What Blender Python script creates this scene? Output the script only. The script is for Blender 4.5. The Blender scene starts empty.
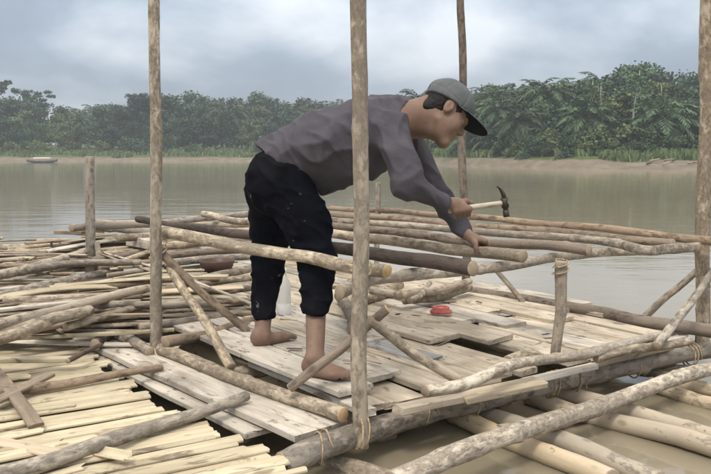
import bpy, math, random
import numpy as np
from mathutils import Vector, Matrix, noise, Quaternion

R = math.radians
scene = bpy.context.scene
COL = scene.collection

# ------------------------------------------------------------------ camera
EYE = Vector((0.0, 0.0, 0.9))          # deck top is z = 0, river level is z = WATER
FPX, CX, CY, PITCH = 800.0, 355.5, 237.0, math.atan(84 / 800)
WATER = -0.25
cam = bpy.data.cameras.new('camera')
cam.lens = FPX / 711 * 36
cam.clip_start, cam.clip_end = 0.05, 3000
camo = bpy.data.objects.new('camera', cam)
COL.objects.link(camo)
camo.location = EYE
camo.rotation_euler = (R(90) - PITCH, 0, 0)
scene.camera = camo

# ------------------------------------------------------------------ world: cloudy day
SUN_EL, SUN_AZ = R(58), R(200)          # azimuth measured clockwise from +Y
scene.view_settings.view_transform = 'Standard'
scene.view_settings.look = 'None'
scene.view_settings.exposure = 0.5
scene.view_settings.gamma = 1.0
scene.view_settings.use_curve_mapping = False


def build_world():
    w = bpy.data.worlds.new('World')
    scene.world = w
    w.use_nodes = True
    nt = w.node_tree
    nt.nodes.clear()
    N, L = nt.nodes.new, nt.links.new
    out = N('ShaderNodeOutputWorld')
    add = N('ShaderNodeMixShader')
    bg1 = N('ShaderNodeBackground')
    bg2 = N('ShaderNodeBackground')
    sky = N('ShaderNodeTexSky')
    sky.sky_type = 'NISHITA'
    sky.sun_disc = False
    sky.sun_elevation = SUN_EL
    sky.sun_rotation = SUN_AZ
    L(sky.outputs[0], bg1.inputs[0])
    bg1.inputs[1].default_value = 0.08
    tc = N('ShaderNodeTexCoord')
    sep = N('ShaderNodeSeparateXYZ')
    L(tc.outputs['Generated'], sep.inputs[0])

    def M(op, a, b=None):
        n = N('ShaderNodeMath')
        n.operation = op
        for i, v in enumerate((a, b)):
            if v is None:
                continue
            if isinstance(v, (int, float)):
                n.inputs[i].default_value = v
            else:
                L(v, n.inputs[i])
        return n.outputs[0]
    zc = M('MAXIMUM', sep.outputs[2], 0.0)
    den = M('ADD', zc, 0.42)
    comb = N('ShaderNodeCombineXYZ')
    L(M('DIVIDE', sep.outputs[0], den), comb.inputs[0])
    L(M('DIVIDE', sep.outputs[1], den), comb.inputs[1])
    comb.inputs[2].default_value = 5.2
    n1 = N('ShaderNodeTexNoise')
    n1.inputs['Scale'].default_value = 2.1
    n1.inputs['Detail'].default_value = 7
    n1.inputs['Roughness'].default_value = 0.5
    n1.inputs['Distortion'].default_value = 0.12
    L(comb.outputs[0], n1.inputs['Vector'])
    ramp = N('ShaderNodeValToRGB')
    e = ramp.color_ramp.elements
    e[0].position, e[0].color = 0.38, (0.215, 0.255, 0.31, 1)
    e[1].position, e[1].color = 0.68, (0.52, 0.55, 0.585, 1)
    m = e.new(0.47)
    m.color = (0.245, 0.29, 0.35, 1)
    m2 = e.new(0.54)
    m2.color = (0.325, 0.37, 0.425, 1)
    L(n1.outputs[0], ramp.inputs[0])
    # an overcast sky is two to three times as bright overhead as at the horizon
    gain = N('ShaderNodeMapRange')
    gain.inputs[1].default_value = 0.06
    gain.inputs[2].default_value = 0.6
    gain.inputs[3].default_value = 1.0
    gain.inputs[4].default_value = 2.9
    L(zc, gain.inputs[0])
    white = N('ShaderNodeMix')                          # thick cloud overhead is a warmer white than near the horizon
    white.data_type = 'RGBA'
    wf = N('ShaderNodeMapRange')
    wf.inputs[1].default_value = 0.25
    wf.inputs[2].default_value = 0.6
    L(zc, wf.inputs[0])
    L(wf.outputs[0], white.inputs[0])
    L(ramp.outputs[0], white.inputs[6])
    white.inputs[7].default_value = (0.50, 0.485, 0.455, 1)
    L(white.outputs[2], bg2.inputs[0])
    L(gain.outputs[0], bg2.inputs[1])
    add.inputs[0].default_value = 0.9
    L(bg1.outputs[0], add.inputs[1])
    L(bg2.outputs[0], add.inputs[2])
    L(add.outputs[0], out.inputs[0])


build_world()
sun = bpy.data.lights.new('sun', 'SUN')
sun.energy = 1.5
sun.angle = R(14)
sun.color = (1.0, 0.93, 0.82)
suno = bpy.data.objects.new('sun', sun)
COL.objects.link(suno)
sd = Vector((math.sin(SUN_AZ) * math.cos(SUN_EL), math.cos(SUN_AZ) * math.cos(SUN_EL), math.sin(SUN_EL)))
suno.rotation_euler = sd.to_track_quat('Z', 'Y').to_euler()

# ------------------------------------------------------------------ placing helpers
RIGHT, FWD, UP = Vector((1, 0, 0)), Vector((0, math.cos(PITCH), -math.sin(PITCH))), Vector((0, math.sin(PITCH), math.cos(PITCH)))


def ray(px, py):
    return RIGHT * ((px - CX) / FPX) + FWD - UP * ((py - CY) / FPX)


def P(px, py, z=0.0):                    # measured point of the photo on the level z
    d = ray(px, py)
    return EYE + d * ((z - EYE.z) / d.z)


def D(px, py, y):                        # measured point of the photo at the distance y
    d = ray(px, py)
    return EYE + d * (y / d.y)


U = Vector((0.795, 0.607, 0))            # raft axes: along its front edge, and away along its side
V = Vector((-0.607, 0.795, 0))
O = P(361, 445, -0.17)
O.z = 0


def raft(s, t, z=0.0):
    return O + U * s + V * t + Vector((0, 0, z))


# ------------------------------------------------------------------ materials
def new_mat(name):
    m = bpy.data.materials.new(name)
    m.use_nodes = True
    nt = m.node_tree
    bs = nt.nodes['Principled BSDF']
    return m, nt, bs


def mk(nt, t, **kw):
    n = nt.nodes.new(t)
    for k, v in kw.items():
        if k in n.inputs:
            n.inputs[k].default_value = v
        else:
            setattr(n, k, v)
    return n


def ramp(nt, fac, stops):
    r = nt.nodes.new('ShaderNodeValToRGB')
    e = r.color_ramp.elements
    while len(e) < len(stops):
        e.new(0.5)
    for i, (p, c) in enumerate(stops):
        e[i].position = p
        e[i].color = (c, c, c, 1) if isinstance(c, (int, float)) else (*c, 1)
    nt.links.new(fac, r.inputs[0])
    return r.outputs[0]


def mixc(nt, fac, a, b, mode='MIX'):
    n = nt.nodes.new('ShaderNodeMix')
    n.data_type = 'RGBA'
    n.blend_type = mode
    for sock, v in ((n.inputs[0], fac), (n.inputs[6], a), (n.inputs[7], b)):
        if isinstance(v, (int, float)):
            sock.default_value = v
        elif isinstance(v, tuple):
            sock.default_value = (*v, 1)
        else:
            nt.links.new(v, sock)
    return n.outputs[2]


def coords(nt, scale=(1, 1, 1), rnd=True):
    tc = nt.nodes.new('ShaderNodeTexCoord')
    mp = nt.nodes.new('ShaderNodeMapping')
    mp.inputs['Scale'].default_value = scale
    nt.links.new(tc.outputs['Object'], mp.inputs[0])
    if rnd:
        oi = nt.nodes.new('ShaderNodeObjectInfo')
        ml = mk(nt, 'ShaderNodeMath', operation='MULTIPLY')
        ml.inputs[1].default_value = 71.3
        nt.links.new(oi.outputs['Random'], ml.inputs[0])
        nt.links.new(ml.outputs[0], mp.inputs['Location'])
    return mp.outputs[0]


def tex(nt, vec, scale, detail=4, rough=0.55, dist=0.0):
    n = mk(nt, 'ShaderNodeTexNoise')
    n.inputs['Scale'].default_value = scale
    n.inputs['Detail'].default_value = detail
    n.inputs['Roughness'].default_value = rough
    n.inputs['Distortion'].default_value = dist
    nt.links.new(vec, n.inputs['Vector'])
    return n.outputs[0]


def bump(nt, bs, h, strength, dist):
    b = mk(nt, 'ShaderNodeBump')
    b.inputs['Strength'].default_value = strength
    b.inputs['Distance'].default_value = dist
    nt.links.new(h, b.inputs['Height'])
    nt.links.new(b.outputs[0], bs.inputs['Normal'])


def rand_val(nt, lo, hi):
    oi = nt.nodes.new('ShaderNodeObjectInfo')
    mr = mk(nt, 'ShaderNodeMapRange')
    mr.inputs[3].default_value = lo
    mr.inputs[4].default_value = hi
    nt.links.new(oi.outputs['Random'], mr.inputs[0])
    return mr.outputs[0]


def wood_mat(name, pale, mid, dark, spots=0.62, zs=0.22, rough=0.85, spot_scale=34, vary=0.18, bumpd=0.006):
    """Bark or weathered timber whose grain runs along the local Z axis."""
    m, nt, bs = new_mat(name)
    v = coords(nt, (1, 1, zs))
    big = tex(nt, v, 9, 5, 0.6, 0.4)
    c = ramp(nt, big, [(0.32, mid), (0.62, pale)])
    fine = tex(nt, coords(nt, (1, 1, 0.06)), 60, 4, 0.6)
    c = mixc(nt, ramp(nt, fine, [(0.35, 0.55), (0.65, 0.0)]), c, mid)
    sp = tex(nt, coords(nt, (1, 1, 0.5)), spot_scale, 5, 0.65, 0.3)
    sp2 = tex(nt, coords(nt, (1, 1, 0.35)), 4.0, 3, 0.5)
    mm = mk(nt, 'ShaderNodeMath', operation='MULTIPLY_ADD')
    mm.inputs[1].default_value = 0.7
    nt.links.new(sp2, mm.inputs[0])
    nt.links.new(sp, mm.inputs[2])
    spot = ramp(nt, mm.outputs[0], [(spots + 0.26, 0.0), (spots + 0.42, 0.75)])
    c = mixc(nt, spot, c, dark)
    # small dark knots and scars, fine soft mottling, long weathered streaks
    vo = mk(nt, 'ShaderNodeTexVoronoi')
    vo.inputs['Scale'].default_value = 15
    nt.links.new(coords(nt, (1, 1, 0.55)), vo.inputs['Vector'])
    c = mixc(nt, ramp(nt, vo.outputs['Distance'], [(0.10, 0.75), (0.24, 0.0)]), c, dark)
    mot = tex(nt, coords(nt, (1, 1, 0.6)), 75, 4, 0.7)
    c = mixc(nt, ramp(nt, mot, [(0.40, 0.45), (0.60, 0.0)]), c, mid)
    wth = tex(nt, coords(nt, (1, 1, 0.12)), 7, 4, 0.6)
    c = mixc(nt, ramp(nt, wth, [(0.48, 0.0), (0.72, 0.5)]), c, tuple(0.3 * (p + q + r_) / 3 + 0.5 * p for p, q, r_ in zip(mid, mid[1:] + mid[:1], mid[2:] + mid[:2])))
    hsv = mk(nt, 'ShaderNodeHueSaturation')
    nt.links.new(c, hsv.inputs['Color'])
    nt.links.new(rand_val(nt, 1 - vary, 1 + vary), hsv.inputs['Value'])
    nt.links.new(rand_val(nt, 0.75, 1.1), hsv.inputs['Saturation'])
    nt.links.new(hsv.outputs[0], bs.inputs['Base Color'])
    bs.inputs['Roughness'].default_value = rough
    bs.inputs['Specular IOR Level'].default_value = 0.25
    h = mk(nt, 'ShaderNodeMath', operation='SUBTRACT')
    nt.links.new(fine, h.inputs[0])
    nt.links.new(spot, h.inputs[1])
    bump(nt, bs, h.outputs[0], 0.5, bumpd)
    return m


def ring_mat(name, pale, dark):
    """Sawn end of a log: growth rings about the local Z axis."""
    m, nt, bs = new_mat(name)
    v = coords(nt, (1, 1, 0.0), rnd=False)
    ln = mk(nt, 'ShaderNodeVectorMath', operation='LENGTH')
    nt.links.new(v, ln.inputs[0])
    n = tex(nt, coords(nt), 30, 3)
    a = mk(nt, 'ShaderNodeMath', operation='MULTIPLY_ADD')
    a.inputs[1].default_value = 900.0
    nt.links.new(ln.outputs['Value'], a.inputs[0])
    ml = mk(nt, 'ShaderNodeMath', operation='MULTIPLY')
    ml.inputs[1].default_value = 9.0
    nt.links.new(n, ml.inputs[0])
    nt.links.new(ml.outputs[0], a.inputs[2])
    s = mk(nt, 'ShaderNodeMath', operation='SINE')
    nt.links.new(a.outputs[0], s.inputs[0])
    c = mixc(nt, ramp(nt, s.outputs[0], [(0.0, 0.0), (1.0, 0.5)]), pale, dark)
    c = mixc(nt, ramp(nt, n, [(0.5, 0.0), (0.75, 0.5)]), c, dark)
    nt.links.new(c, bs.inputs['Base Color'])
    bs.inputs['Roughness'].default_value = 0.85
    return m


def board_mat(name, pale, mid, stain, nails=0.8):
    """Sawn board, grain along local X, with stains, mud prints and nail heads."""
    m, nt, bs = new_mat(name)
    g = tex(nt, coords(nt, (0.05, 1, 1)), 55, 5, 0.6, 0.2)
    c = ramp(nt, g, [(0.3, mid), (0.62, pale)])
    b = tex(nt, coords(nt, (0.5, 1, 1)), 5, 5, 0.6, 0.5)
    c = mixc(nt, ramp(nt, b, [(0.44, 0.0), (0.68, 0.8)]), c, stain)
    vo = mk(nt, 'ShaderNodeTexVoronoi')
    vo.inputs['Scale'].default_value = 9
    nt.links.new(coords(nt, (0.8, 1.3, 1)), vo.inputs['Vector'])
    dots = ramp(nt, vo.outputs['Distance'], [(0.07, 0.9), (0.13, 0.0)])
    sm = tex(nt, coords(nt, (0.3, 1, 1)), 26, 3, 0.6, 0.8)
    c = mixc(nt, ramp(nt, sm, [(0.58, 0.0), (0.68, 0.7)]), c, (0.12, 0.085, 0.06))
    ml = mk(nt, 'ShaderNodeMath', operation='MULTIPLY')
    ml.inputs[1].default_value = nails
    nt.links.new(dots, ml.inputs[0])
    c = mixc(nt, ml.outputs[0], c, (0.05, 0.035, 0.025))
    hsv = mk(nt, 'ShaderNodeHueSaturation')
    nt.links.new(c, hsv.inputs['Color'])
    nt.links.new(rand_val(nt, 0.82, 1.12), hsv.inputs['Value'])
    nt.links.new(hsv.outputs[0], bs.inputs['Base Color'])
    bs.inputs['Roughness'].default_value = 0.82
    bs.inputs['Specular IOR Level'].default_value = 0.25
    bump(nt, bs, g, 0.35, 0.004)
    return m


def plain_mat(name, col, rough=0.7, var=0.25, scale=20, spec=0.3, metal=0.0, bumpd=0.0):
    m, nt, bs = new_mat(name)
    n = tex(nt, coords(nt, rnd=False), scale, 4)
    d = tuple(x * (1 - var) for x in col)
    l = tuple(min(1, x * (1 + var)) for x in col)
    nt.links.new(ramp(nt, n, [(0.3, d), (0.7, l)]), bs.inputs['Base Color'])
    bs.inputs['Roughness'].default_value = rough
    bs.inputs['Specular IOR Level'].default_value = spec
    bs.inputs['Metallic'].default_value = metal
    if bumpd:
        bump(nt, bs, n, 0.5, bumpd)
    return m


def leaf_mat(name, a, b, rough=0.6):
    m, nt, bs = new_mat(name)
    n = tex(nt, coords(nt), 0.9, 3)
    n2 = tex(nt, coords(nt), 7, 2)
    c = ramp(nt, n, [(0.35, a), (0.65, b)])
    c = mixc(nt, ramp(nt, n2, [(0.4, 0.0), (0.7, 0.35)]), c, tuple(x * 1.6 for x in b))
    hsv = mk(nt, 'ShaderNodeHueSaturation')
    nt.links.new(c, hsv.inputs['Color'])
    nt.links.new(rand_val(nt, 0.6, 1.4), hsv.inputs['Value'])
    nt.links.new(rand_val(nt, 0.485, 0.515), hsv.inputs['Hue'])
    nt.links.new(hsv.outputs[0], bs.inputs['Base Color'])
    bs.inputs['Roughness'].default_value = rough
    bs.inputs['Specular IOR Level'].default_value = 0.25
    return m


BARK = wood_mat('pale_bark', (0.54, 0.465, 0.36), (0.35, 0.285, 0.21), (0.06, 0.044, 0.034), 0.50)
SPOT = wood_mat('spotted_bark', (0.63, 0.56, 0.45), (0.40, 0.33, 0.245), (0.06, 0.045, 0.034), 0.45, spot_scale=30)
GREY = wood_mat('grey_bark', (0.47, 0.40, 0.315), (0.29, 0.24, 0.185), (0.07, 0.052, 0.04), 0.56, bumpd=0.008)
BROWN = wood_mat('brown_bark', (0.34, 0.265, 0.195), (0.195, 0.145, 0.105), (0.05, 0.035, 0.028), 0.58)
DARK = wood_mat('dark_bark', (0.15, 0.105, 0.08), (0.075, 0.052, 0.042), (0.03, 0.022, 0.02), 0.55)
BAMBOO = wood_mat('weathered_bamboo', (0.52, 0.43, 0.31), (0.42, 0.34, 0.24), (0.17, 0.13, 0.09), 0.72, rough=0.55, bumpd=0.002)
PEEL = wood_mat('peeling_bark', (0.66, 0.59, 0.48), (0.50, 0.42, 0.32), (0.085, 0.06, 0.045), 0.44, spot_scale=42, vary=0.08)
CUT = ring_mat('sawn_end', (0.52, 0.36, 0.20), (0.28, 0.17, 0.085))
CUTG = ring_mat('weathered_end', (0.33, 0.26, 0.185), (0.13, 0.095, 0.065))
BOARD = board_mat('pale_board', (0.55, 0.48, 0.385), (0.40, 0.335, 0.255), (0.235, 0.19, 0.14))
BOARDW = board_mat('whitish_board', (0.58, 0.53, 0.46), (0.43, 0.38, 0.32), (0.17, 0.145, 0.12))
BOARDB = board_mat('bluish_board', (0.36, 0.36, 0.37), (0.27, 0.265, 0.27), (0.20, 0.17, 0.14))
SLAT = board_mat('fresh_slat', (0.53, 0.46, 0.33), (0.44, 0.375, 0.26), (0.30, 0.245, 0.165), 0.4)
STRIP = board_mat('old_strip', (0.50, 0.42, 0.31), (0.36, 0.29, 0.21), (0.20, 0.15, 0.105), 0.1)
STRIPD = board_mat('dark_strip', (0.30, 0.24, 0.18), (0.20, 0.155, 0.115), (0.11, 0.08, 0.06), 0.1)
ROPE = plain_mat('rope_fibre', (0.36, 0.27, 0.17), 0.9, 0.3, 60)

# ------------------------------------------------------------------ object helpers


def link(name, verts, faces, mats, loc=None, rot=None, parent=None, midx=None, smooth=True):
    me = bpy.data.meshes.new(name)
    me.from_pydata([tuple(v) for v in verts], [], faces)
    for m in (mats if isinstance(mats, (list, tuple)) else [mats]):
        me.materials.append(m)
    if midx is not None:
        me.polygons.foreach_set('material_index', midx)
    me.polygons.foreach_set('use_smooth', [smooth] * len(me.polygons))
    me.update()
    o = bpy.data.objects.new(name, me)
    COL.objects.link(o)
    place(o, loc, rot, parent)
    return o


def place(o, loc=None, rot=None, parent=None):
    o.rotation_mode = 'QUATERNION'
    if loc is not None:
        o.location = loc
    if rot is not None:
        o.rotation_quaternion = rot
    if parent is not None:
        o.parent = parent
        o.location = Vector(o.location) - parent.location      # parents are never rotated or scaled here


def tag(o, label=None, cat=None, group=None, kind=None):
    for k, v in (('label', label), ('category', cat), ('group', group), ('kind', kind)):
        if v:
            o[k] = v
    return o


def empty(name, loc, label, cat, group=None):
    o = bpy.data.objects.new(name, None)
    COL.objects.link(o)
    o.location = loc
    o.empty_display_size = 0.1
    return tag(o, label, cat, group)


def spline(pts, step):
    """Catmull-Rom through pts, resampled about every STEP metres."""
    pts = [Vector(p) for p in pts]
    if len(pts) == 2:
        n = max(2, int((pts[1] - pts[0]).length / step))
        return [pts[0].lerp(pts[1], i / n) for i in range(n + 1)]
    q = [pts[0] * 2 - pts[1]] + pts + [pts[-1] * 2 - pts[-2]]
    out = []
    for i in range(1, len(q) - 2):
        a, b, c, d = q[i - 1:i + 3]
        n = max(2, int((c - b).length / step))
        for k in range(n):
            t = k / n
            out.append(0.5 * ((2 * b) + (c - a) * t + (2 * a - 5 * b + 4 * c - d) * t * t + (3 * b - a - 3 * c + d) * t ** 3))
    out.append(pts[-1])
    return out


SEED = [0]


def log(name, pts, r0, r1=None, mat=BARK, end=CUTG, wob=0.12, bend=0.012, knots=1.6, nodes=0.0, parent=None,
        label=None, cat=None, group=None, seg=14, cut=0.15, step=0.03):
    """A round pole: uneven radius, knots, a slight wander, sawn ends. Local Z runs from the first to the last point."""
    SEED[0] += 1
    rng = random.Random(SEED[0] * 7 + 3)
    r1 = r0 if r1 is None else r1
    pts = [Vector(p) for p in pts]
    base = pts[0].copy()
    ax = (pts[-1] - base).normalized()
    rot = Vector((0, 0, 1)).rotation_difference(ax)
    inv = rot.inverted()
    lp = spline([inv @ (p - base) for p in pts], step)
    L = lp[-1].z
    off = Vector((rng.uniform(0, 90), rng.uniform(0, 90), rng.uniform(0, 90)))
    for p in lp:
        k = min(1, p.z / 0.25, max(0, (L - p.z)) / 0.25)
        w = noise.noise_vector(off + Vector((0, 0, p.z * 1.6)))
        p.x += w.x * bend * 2 * k
        p.y += w.y * bend * 2 * k
    kn = [(rng.uniform(0, L), rng.uniform(0, 6.283), rng.uniform(0.1, 0.28)) for _ in range(int(L * 3.2 * knots))]
    nd = []
    if nodes:
        z = rng.uniform(0.05, nodes)
        while z < L:
            nd.append(z)
            z += nodes * rng.uniform(0.85, 1.15)
    verts, faces, mi = [], [], []
    n = len(lp)
    tilt = [(rng.uniform(-1, 1) * cut, rng.uniform(-1, 1) * cut) for _ in range(2)]
    for i, p in enumerate(lp):
        r = r0 + (r1 - r0) * (p.z / L if L else 0)
        for zz in nd:
            r *= 1 + 0.09 * math.exp(-((p.z - zz) / 0.012) ** 2)
        for j in range(seg):
            a = 2 * math.pi * j / seg
            ca, sa = math.cos(a), math.sin(a)
            f = 1 + wob * noise.noise(off + Vector((ca * 0.8, sa * 0.8, p.z * 4.5))) + wob * 0.5 * noise.noise(off + Vector((ca * 2, sa * 2, p.z * 16)))
            for (kz, ka, ks) in kn:
                dz = (p.z - kz) / (r0 * 0.7)
                if abs(dz) < 2.5:
                    da = math.atan2(math.sin(a - ka), math.cos(a - ka)) / 0.5
                    f += ks * math.exp(-dz * dz - da * da)
            z = p.z
            if i == 0:
                z += r * (ca * tilt[0][0] + sa * tilt[0][1])
            elif i == n - 1:
                z += r * (ca * tilt[1][0] + sa * tilt[1][1])
            verts.append((p.x + ca * r * f, p.y + sa * r * f, z))
    for i in range(n - 1):
        for j in range(seg):
            k = (j + 1) % seg
            faces.append((i * seg + j, i * seg + k, (i + 1) * seg + k, (i + 1) * seg + j))
            mi.append(0)
    for e in (0, n - 1):
        c = lp[e]
        ring0 = e * seg
        ins = len(verts)
        for j in range(seg):
            v = Vector(verts[ring0 + j])
            q = c.lerp(v, 0.9)
            q.z += (-0.003 if e == 0 else 0.003)
            verts.append(tuple(q))
        cc = len(verts)
        verts.append((c.x, c.y, c.z + (-0.003 if e == 0 else 0.003)))
        for j in range(seg):
            k = (j + 1) % seg
            if e == 0:
                faces += [(ring0 + k, ring0 + j, ins + j, ins + k), (ins + k, ins + j, cc)]
            else:
                faces += [(ring0 + j, ring0 + k, ins + k, ins + j), (ins + j, ins + k, cc)]
            mi += [1, 1]
    o = link(name, verts, faces, [mat, end], base, rot, parent, mi)
    return tag(o, label, cat, group)


def bar(name, a, b, w, th, mat, roll=0.0, bow=0.0, curl=0.0, ragged=0.01, parent=None, label=None, cat=None, group=None, taper=0.0, step=0.06):
    """A board, slat or strip from A to B: local X along it, its broad side up; ends ragged, edges eased."""
    SEED[0] += 1
    rng = random.Random(SEED[0] * 13 + 5)
    a, b = Vector(a), Vector(b)
    x = (b - a).normalized()
    y = Vector((0, 0, 1)).cross(x).normalized()
    z = x.cross(y)
    rot = Matrix((x, y, z)).transposed().to_quaternion() @ Quaternion((1, 0, 0), roll)
    L = (b - a).length
    n = max(3, int(L / step))
    ey, ez = min(0.004, w * 0.12), min(0.004, th * 0.25)
    off = Vector((rng.uniform(0, 99), rng.uniform(0, 99), 0))
    prof = []
    m = 5
    for k in range(m + 1):
        t = -0.5 + k / m
        prof.append((t * (w - 2 * ey) + 0, th / 2, t))
    prof = [(-w / 2, th / 2 - ez, -0.5)] + prof + [(w / 2, th / 2 - ez, 0.5), (w / 2, -th / 2 + ez, 0.5), (w / 2 - ey, -th / 2, 0.5), (-w / 2 + ey, -th / 2, -0.5), (-w / 2, -th / 2 + ez, -0.5)]
    S = len(prof)
    verts, faces = [], []
    for i in range(n + 1):
        px = L * i / n
        wv = 1 + 0.10 * noise.noise(off + Vector((px * 2.2, 0, 3))) - taper * i / n
        sag = bow * 4 * (i / n) * (1 - i / n) + 0.004 * noise.noise(off + Vector((px * 1.5, 7, 0)))
        side = 0.006 * noise.noise(off + Vector((px * 1.1, 4, 9)))
        for (py, pz, t) in prof:
            ex = 0
            if i in (0, n):
                ex = ragged * noise.noise(off + Vector((py * 60, 3.3 if i else 8.1, 0)))
            cz = curl * (t * t * 4 - 0.5) * -1
            verts.append((px + ex, py * wv + side, pz + sag + cz + 0.0015 * noise.noise(off + Vector((px * 5, py * 30, pz * 10)))))
    for i in range(n):
        for j in range(S):
            k = (j + 1) % S
            faces.append((i * S + j, (i + 1) * S + j, (i + 1) * S + k, i * S + k))
    faces.append(tuple(range(S)))
    faces.append(tuple(n * S + j for j in reversed(range(S))))
    o = link(name, verts, faces, mat, a, rot, parent, smooth=False)
    return tag(o, label, cat, group)


def rope(pts, r, parent, name='rope', mat=ROPE):
    """A thin cord along pts (world)."""
    base = Vector(pts[0])
    lp = spline([Vector(p) - base for p in pts], 0.012)
    verts, faces = [], []
    S = 6
    for i, p in enumerate(lp):
        t = (lp[min(i + 1, len(lp) - 1)] - lp[max(i - 1, 0)]).normalized()
        s = t.orthogonal().normalized()
        q = t.cross(s)
        for j in range(S):
            a = 6.283 * j / S
            verts.append(p + (s * math.cos(a) + q * math.sin(a)) * r)
    for i in range(len(lp) - 1):
        for j in range(S):
            k = (j + 1) % S
            faces.append((i * S + j, i * S + k, (i + 1) * S + k, (i + 1) * S + j))
    return link(name, verts, faces, mat, base, None, parent)


def lashing(c, ax, r, parent, turns=2.5, hang=0.0, tilt=0.25, seed=0):
    """A cord wound around a pole at C with axis AX."""
    ax = Vector(ax).normalized()
    s = ax.orthogonal().normalized()
    q = ax.cross(s)
    rng = random.Random(seed)
    pts = []
    n = int(turns * 16)
    for i in range(n + 1):
        a = 6.283 * i / 16 + rng.uniform(0, 0.1)
        pts.append(Vector(c) + (s * math.cos(a) + q * math.sin(a)) * (r * 1.1 + 0.004) + ax * ((i / n - 0.5) * 0.03 * turns + math.cos(a) * r * tilt))
    if hang:
        e = pts[-1]
        pts += [e + Vector((0.01, -0.015, -hang * 0.5)), e + Vector((0.02, -0.01, -hang))]
    return rope(pts, 0.0035, parent)


# ------------------------------------------------------------------ setting: river, bank
def water_mat():
    m, nt, bs = new_mat('muddy_river')
    v = coords(nt, (1, 1, 1), rnd=False)
    n0 = tex(nt, v, 0.12, 3)
    nt.links.new(ramp(nt, n0, [(0.35, (0.205, 0.175, 0.124)), (0.65, (0.255, 0.22, 0.158))]), bs.inputs['Base Color'])
    bs.inputs['Roughness'].default_value = 0.06
    bs.inputs['IOR'].default_value = 1.33
    mp = coords(nt, (1.0, 2.6, 1), rnd=False)
    a = tex(nt, mp, 0.55, 3, 0.5, 0.3)
    b = tex(nt, mp, 2.6, 3, 0.5, 0.4)
    ad = mk(nt, 'ShaderNodeMath', operation='MULTIPLY_ADD')
    ad.inputs[1].default_value = 0.22
    nt.links.new(b, ad.inputs[0])
    nt.links.new(a, ad.inputs[2])
    bump(nt, bs, ad.outputs[0], 0.17, 0.05)
    return m


S = 700
link('river_water', [(-S, -60, WATER), (S, -60, WATER), (S, S, WATER), (-S, S, WATER)], [(0, 1, 2, 3)], water_mat())['kind'] = 'structure'


def shore(x, jag=True):
    """Distance of the far waterline, which comes closer towards the right."""
    d = 114.0
    t = (x + 4) / 24
    t = min(1.6, max(0, t))
    t = t * t * (3 - 2 * t) if t < 1 else 1
    d -= 57 * t
    if jag:
        d += 1.2 * noise.noise(Vector((x * 0.12, 0, 5))) + 0.5 * noise.noise(Vector((x * 0.5, 2, 5)))
    return d


def ground_z(x, y):
    e = y - shore(x)
    if e < 0:
        z = -0.3 + e * 0.15
    elif e < 4:
        z = -0.3 + 0.75 * (e / 4) ** 0.8
    elif e < 14:
        z = 0.45 + (e - 4) * 0.075
    else:
        z = 1.2 + min(e - 14, 110) * 0.022
    return z + 0.12 * noise.noise(Vector((x * 0.3, y * 0.3, 0))) + (0.6 * noise.noise(Vector((x * 0.05, y * 0.05, 9))) if e > 8 else 0)


def bank():
    m, nt, bs = new_mat('bank_soil_and_grass')
    v = coords(nt, rnd=False)
    tc = nt.nodes.new('ShaderNodeTexCoord')
    att = mk(nt, 'ShaderNodeAttribute', attribute_name='green')
    n = tex(nt, v, 0.8, 5, 0.6)
    soil = ramp(nt, n, [(0.3, (0.115, 0.097, 0.074)), (0.7, (0.205, 0.172, 0.132))])
    gr = ramp(nt, tex(nt, v, 1.7, 4), [(0.3, (0.045, 0.066, 0.022)), (0.7, (0.095, 0.115, 0.042))])
    ad = mk(nt, 'ShaderNodeMath', operation='ADD')
    nt.links.new(att.outputs['Fac'], ad.inputs[0])
    nt.links.new(n, ad.inputs[1])
    nt.links.new(mixc(nt, ramp(nt, ad.outputs[0], [(0.75, 0.0), (0.95, 1.0)]), soil, gr), bs.inputs['Base Color'])
    bs.inputs['Roughness'].default_value = 0.95
    bs.inputs['Specular IOR Level'].default_value = 0.1
    xs = [-420, -300, -220, -160] + list(np.arange(-120, 121, 1.5)) + [160, 220, 300, 420]
    es = list(np.arange(-6, 20, 0.8)) + [22, 26, 30, 36, 44, 55, 70, 95, 130, 200, 400, 900]
    verts, faces, g = [], [], []
    for e in es:
        for x in xs:
            y = shore(x) + e
            verts.append((x, y, ground_z(x, y)))
            g.append(min(1, max(0, (e - (1.8 if x < 4 else 2.6)) / 3.0)))
    W = len(xs)
    for i in range(len(es) - 1):
        for j in range(W - 1):
            faces.append((i * W + j, i * W + j + 1, (i + 1) * W + j + 1, (i + 1) * W + j))
    o = link('far_river_bank', verts, faces, m)
    at = o.data.attributes.new('green', 'FLOAT', 'POINT')
    at.data.foreach_set('value', g)
    o['kind'] = 'structure'


bank()

def haze():
    m = bpy.data.materials.new('river_haze')
    m.use_nodes = True
    nt = m.node_tree
    nt.nodes.clear()
    out = nt.nodes.new('ShaderNodeOutputMaterial')
    vol = nt.nodes.new('ShaderNodeVolumePrincipled')
    vol.inputs['Color'].default_value = (0.86, 0.92, 1.0, 1)
    vol.inputs['Density'].default_value = HAZE
    nt.links.new(vol.outputs[0], out.inputs['Volume'])
    x, y0, y1, z0, z1 = 760, -80, 1150, -3.0, 18
    v = [(-x, y0, z0), (x, y0, z0), (x, y1, z0), (-x, y1, z0), (-x, y0, z1), (x, y0, z1), (x, y1, z1), (-x, y1, z1)]
    o = link('haze', v, [(3, 2, 1, 0), (4, 5, 6, 7), (0, 1, 5, 4), (1, 2, 6, 5), (2, 3, 7, 6), (3, 0, 4, 7)], m, smooth=False)
    o['kind'] = 'stuff'


HAZE = 0.0011
haze()

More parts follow.
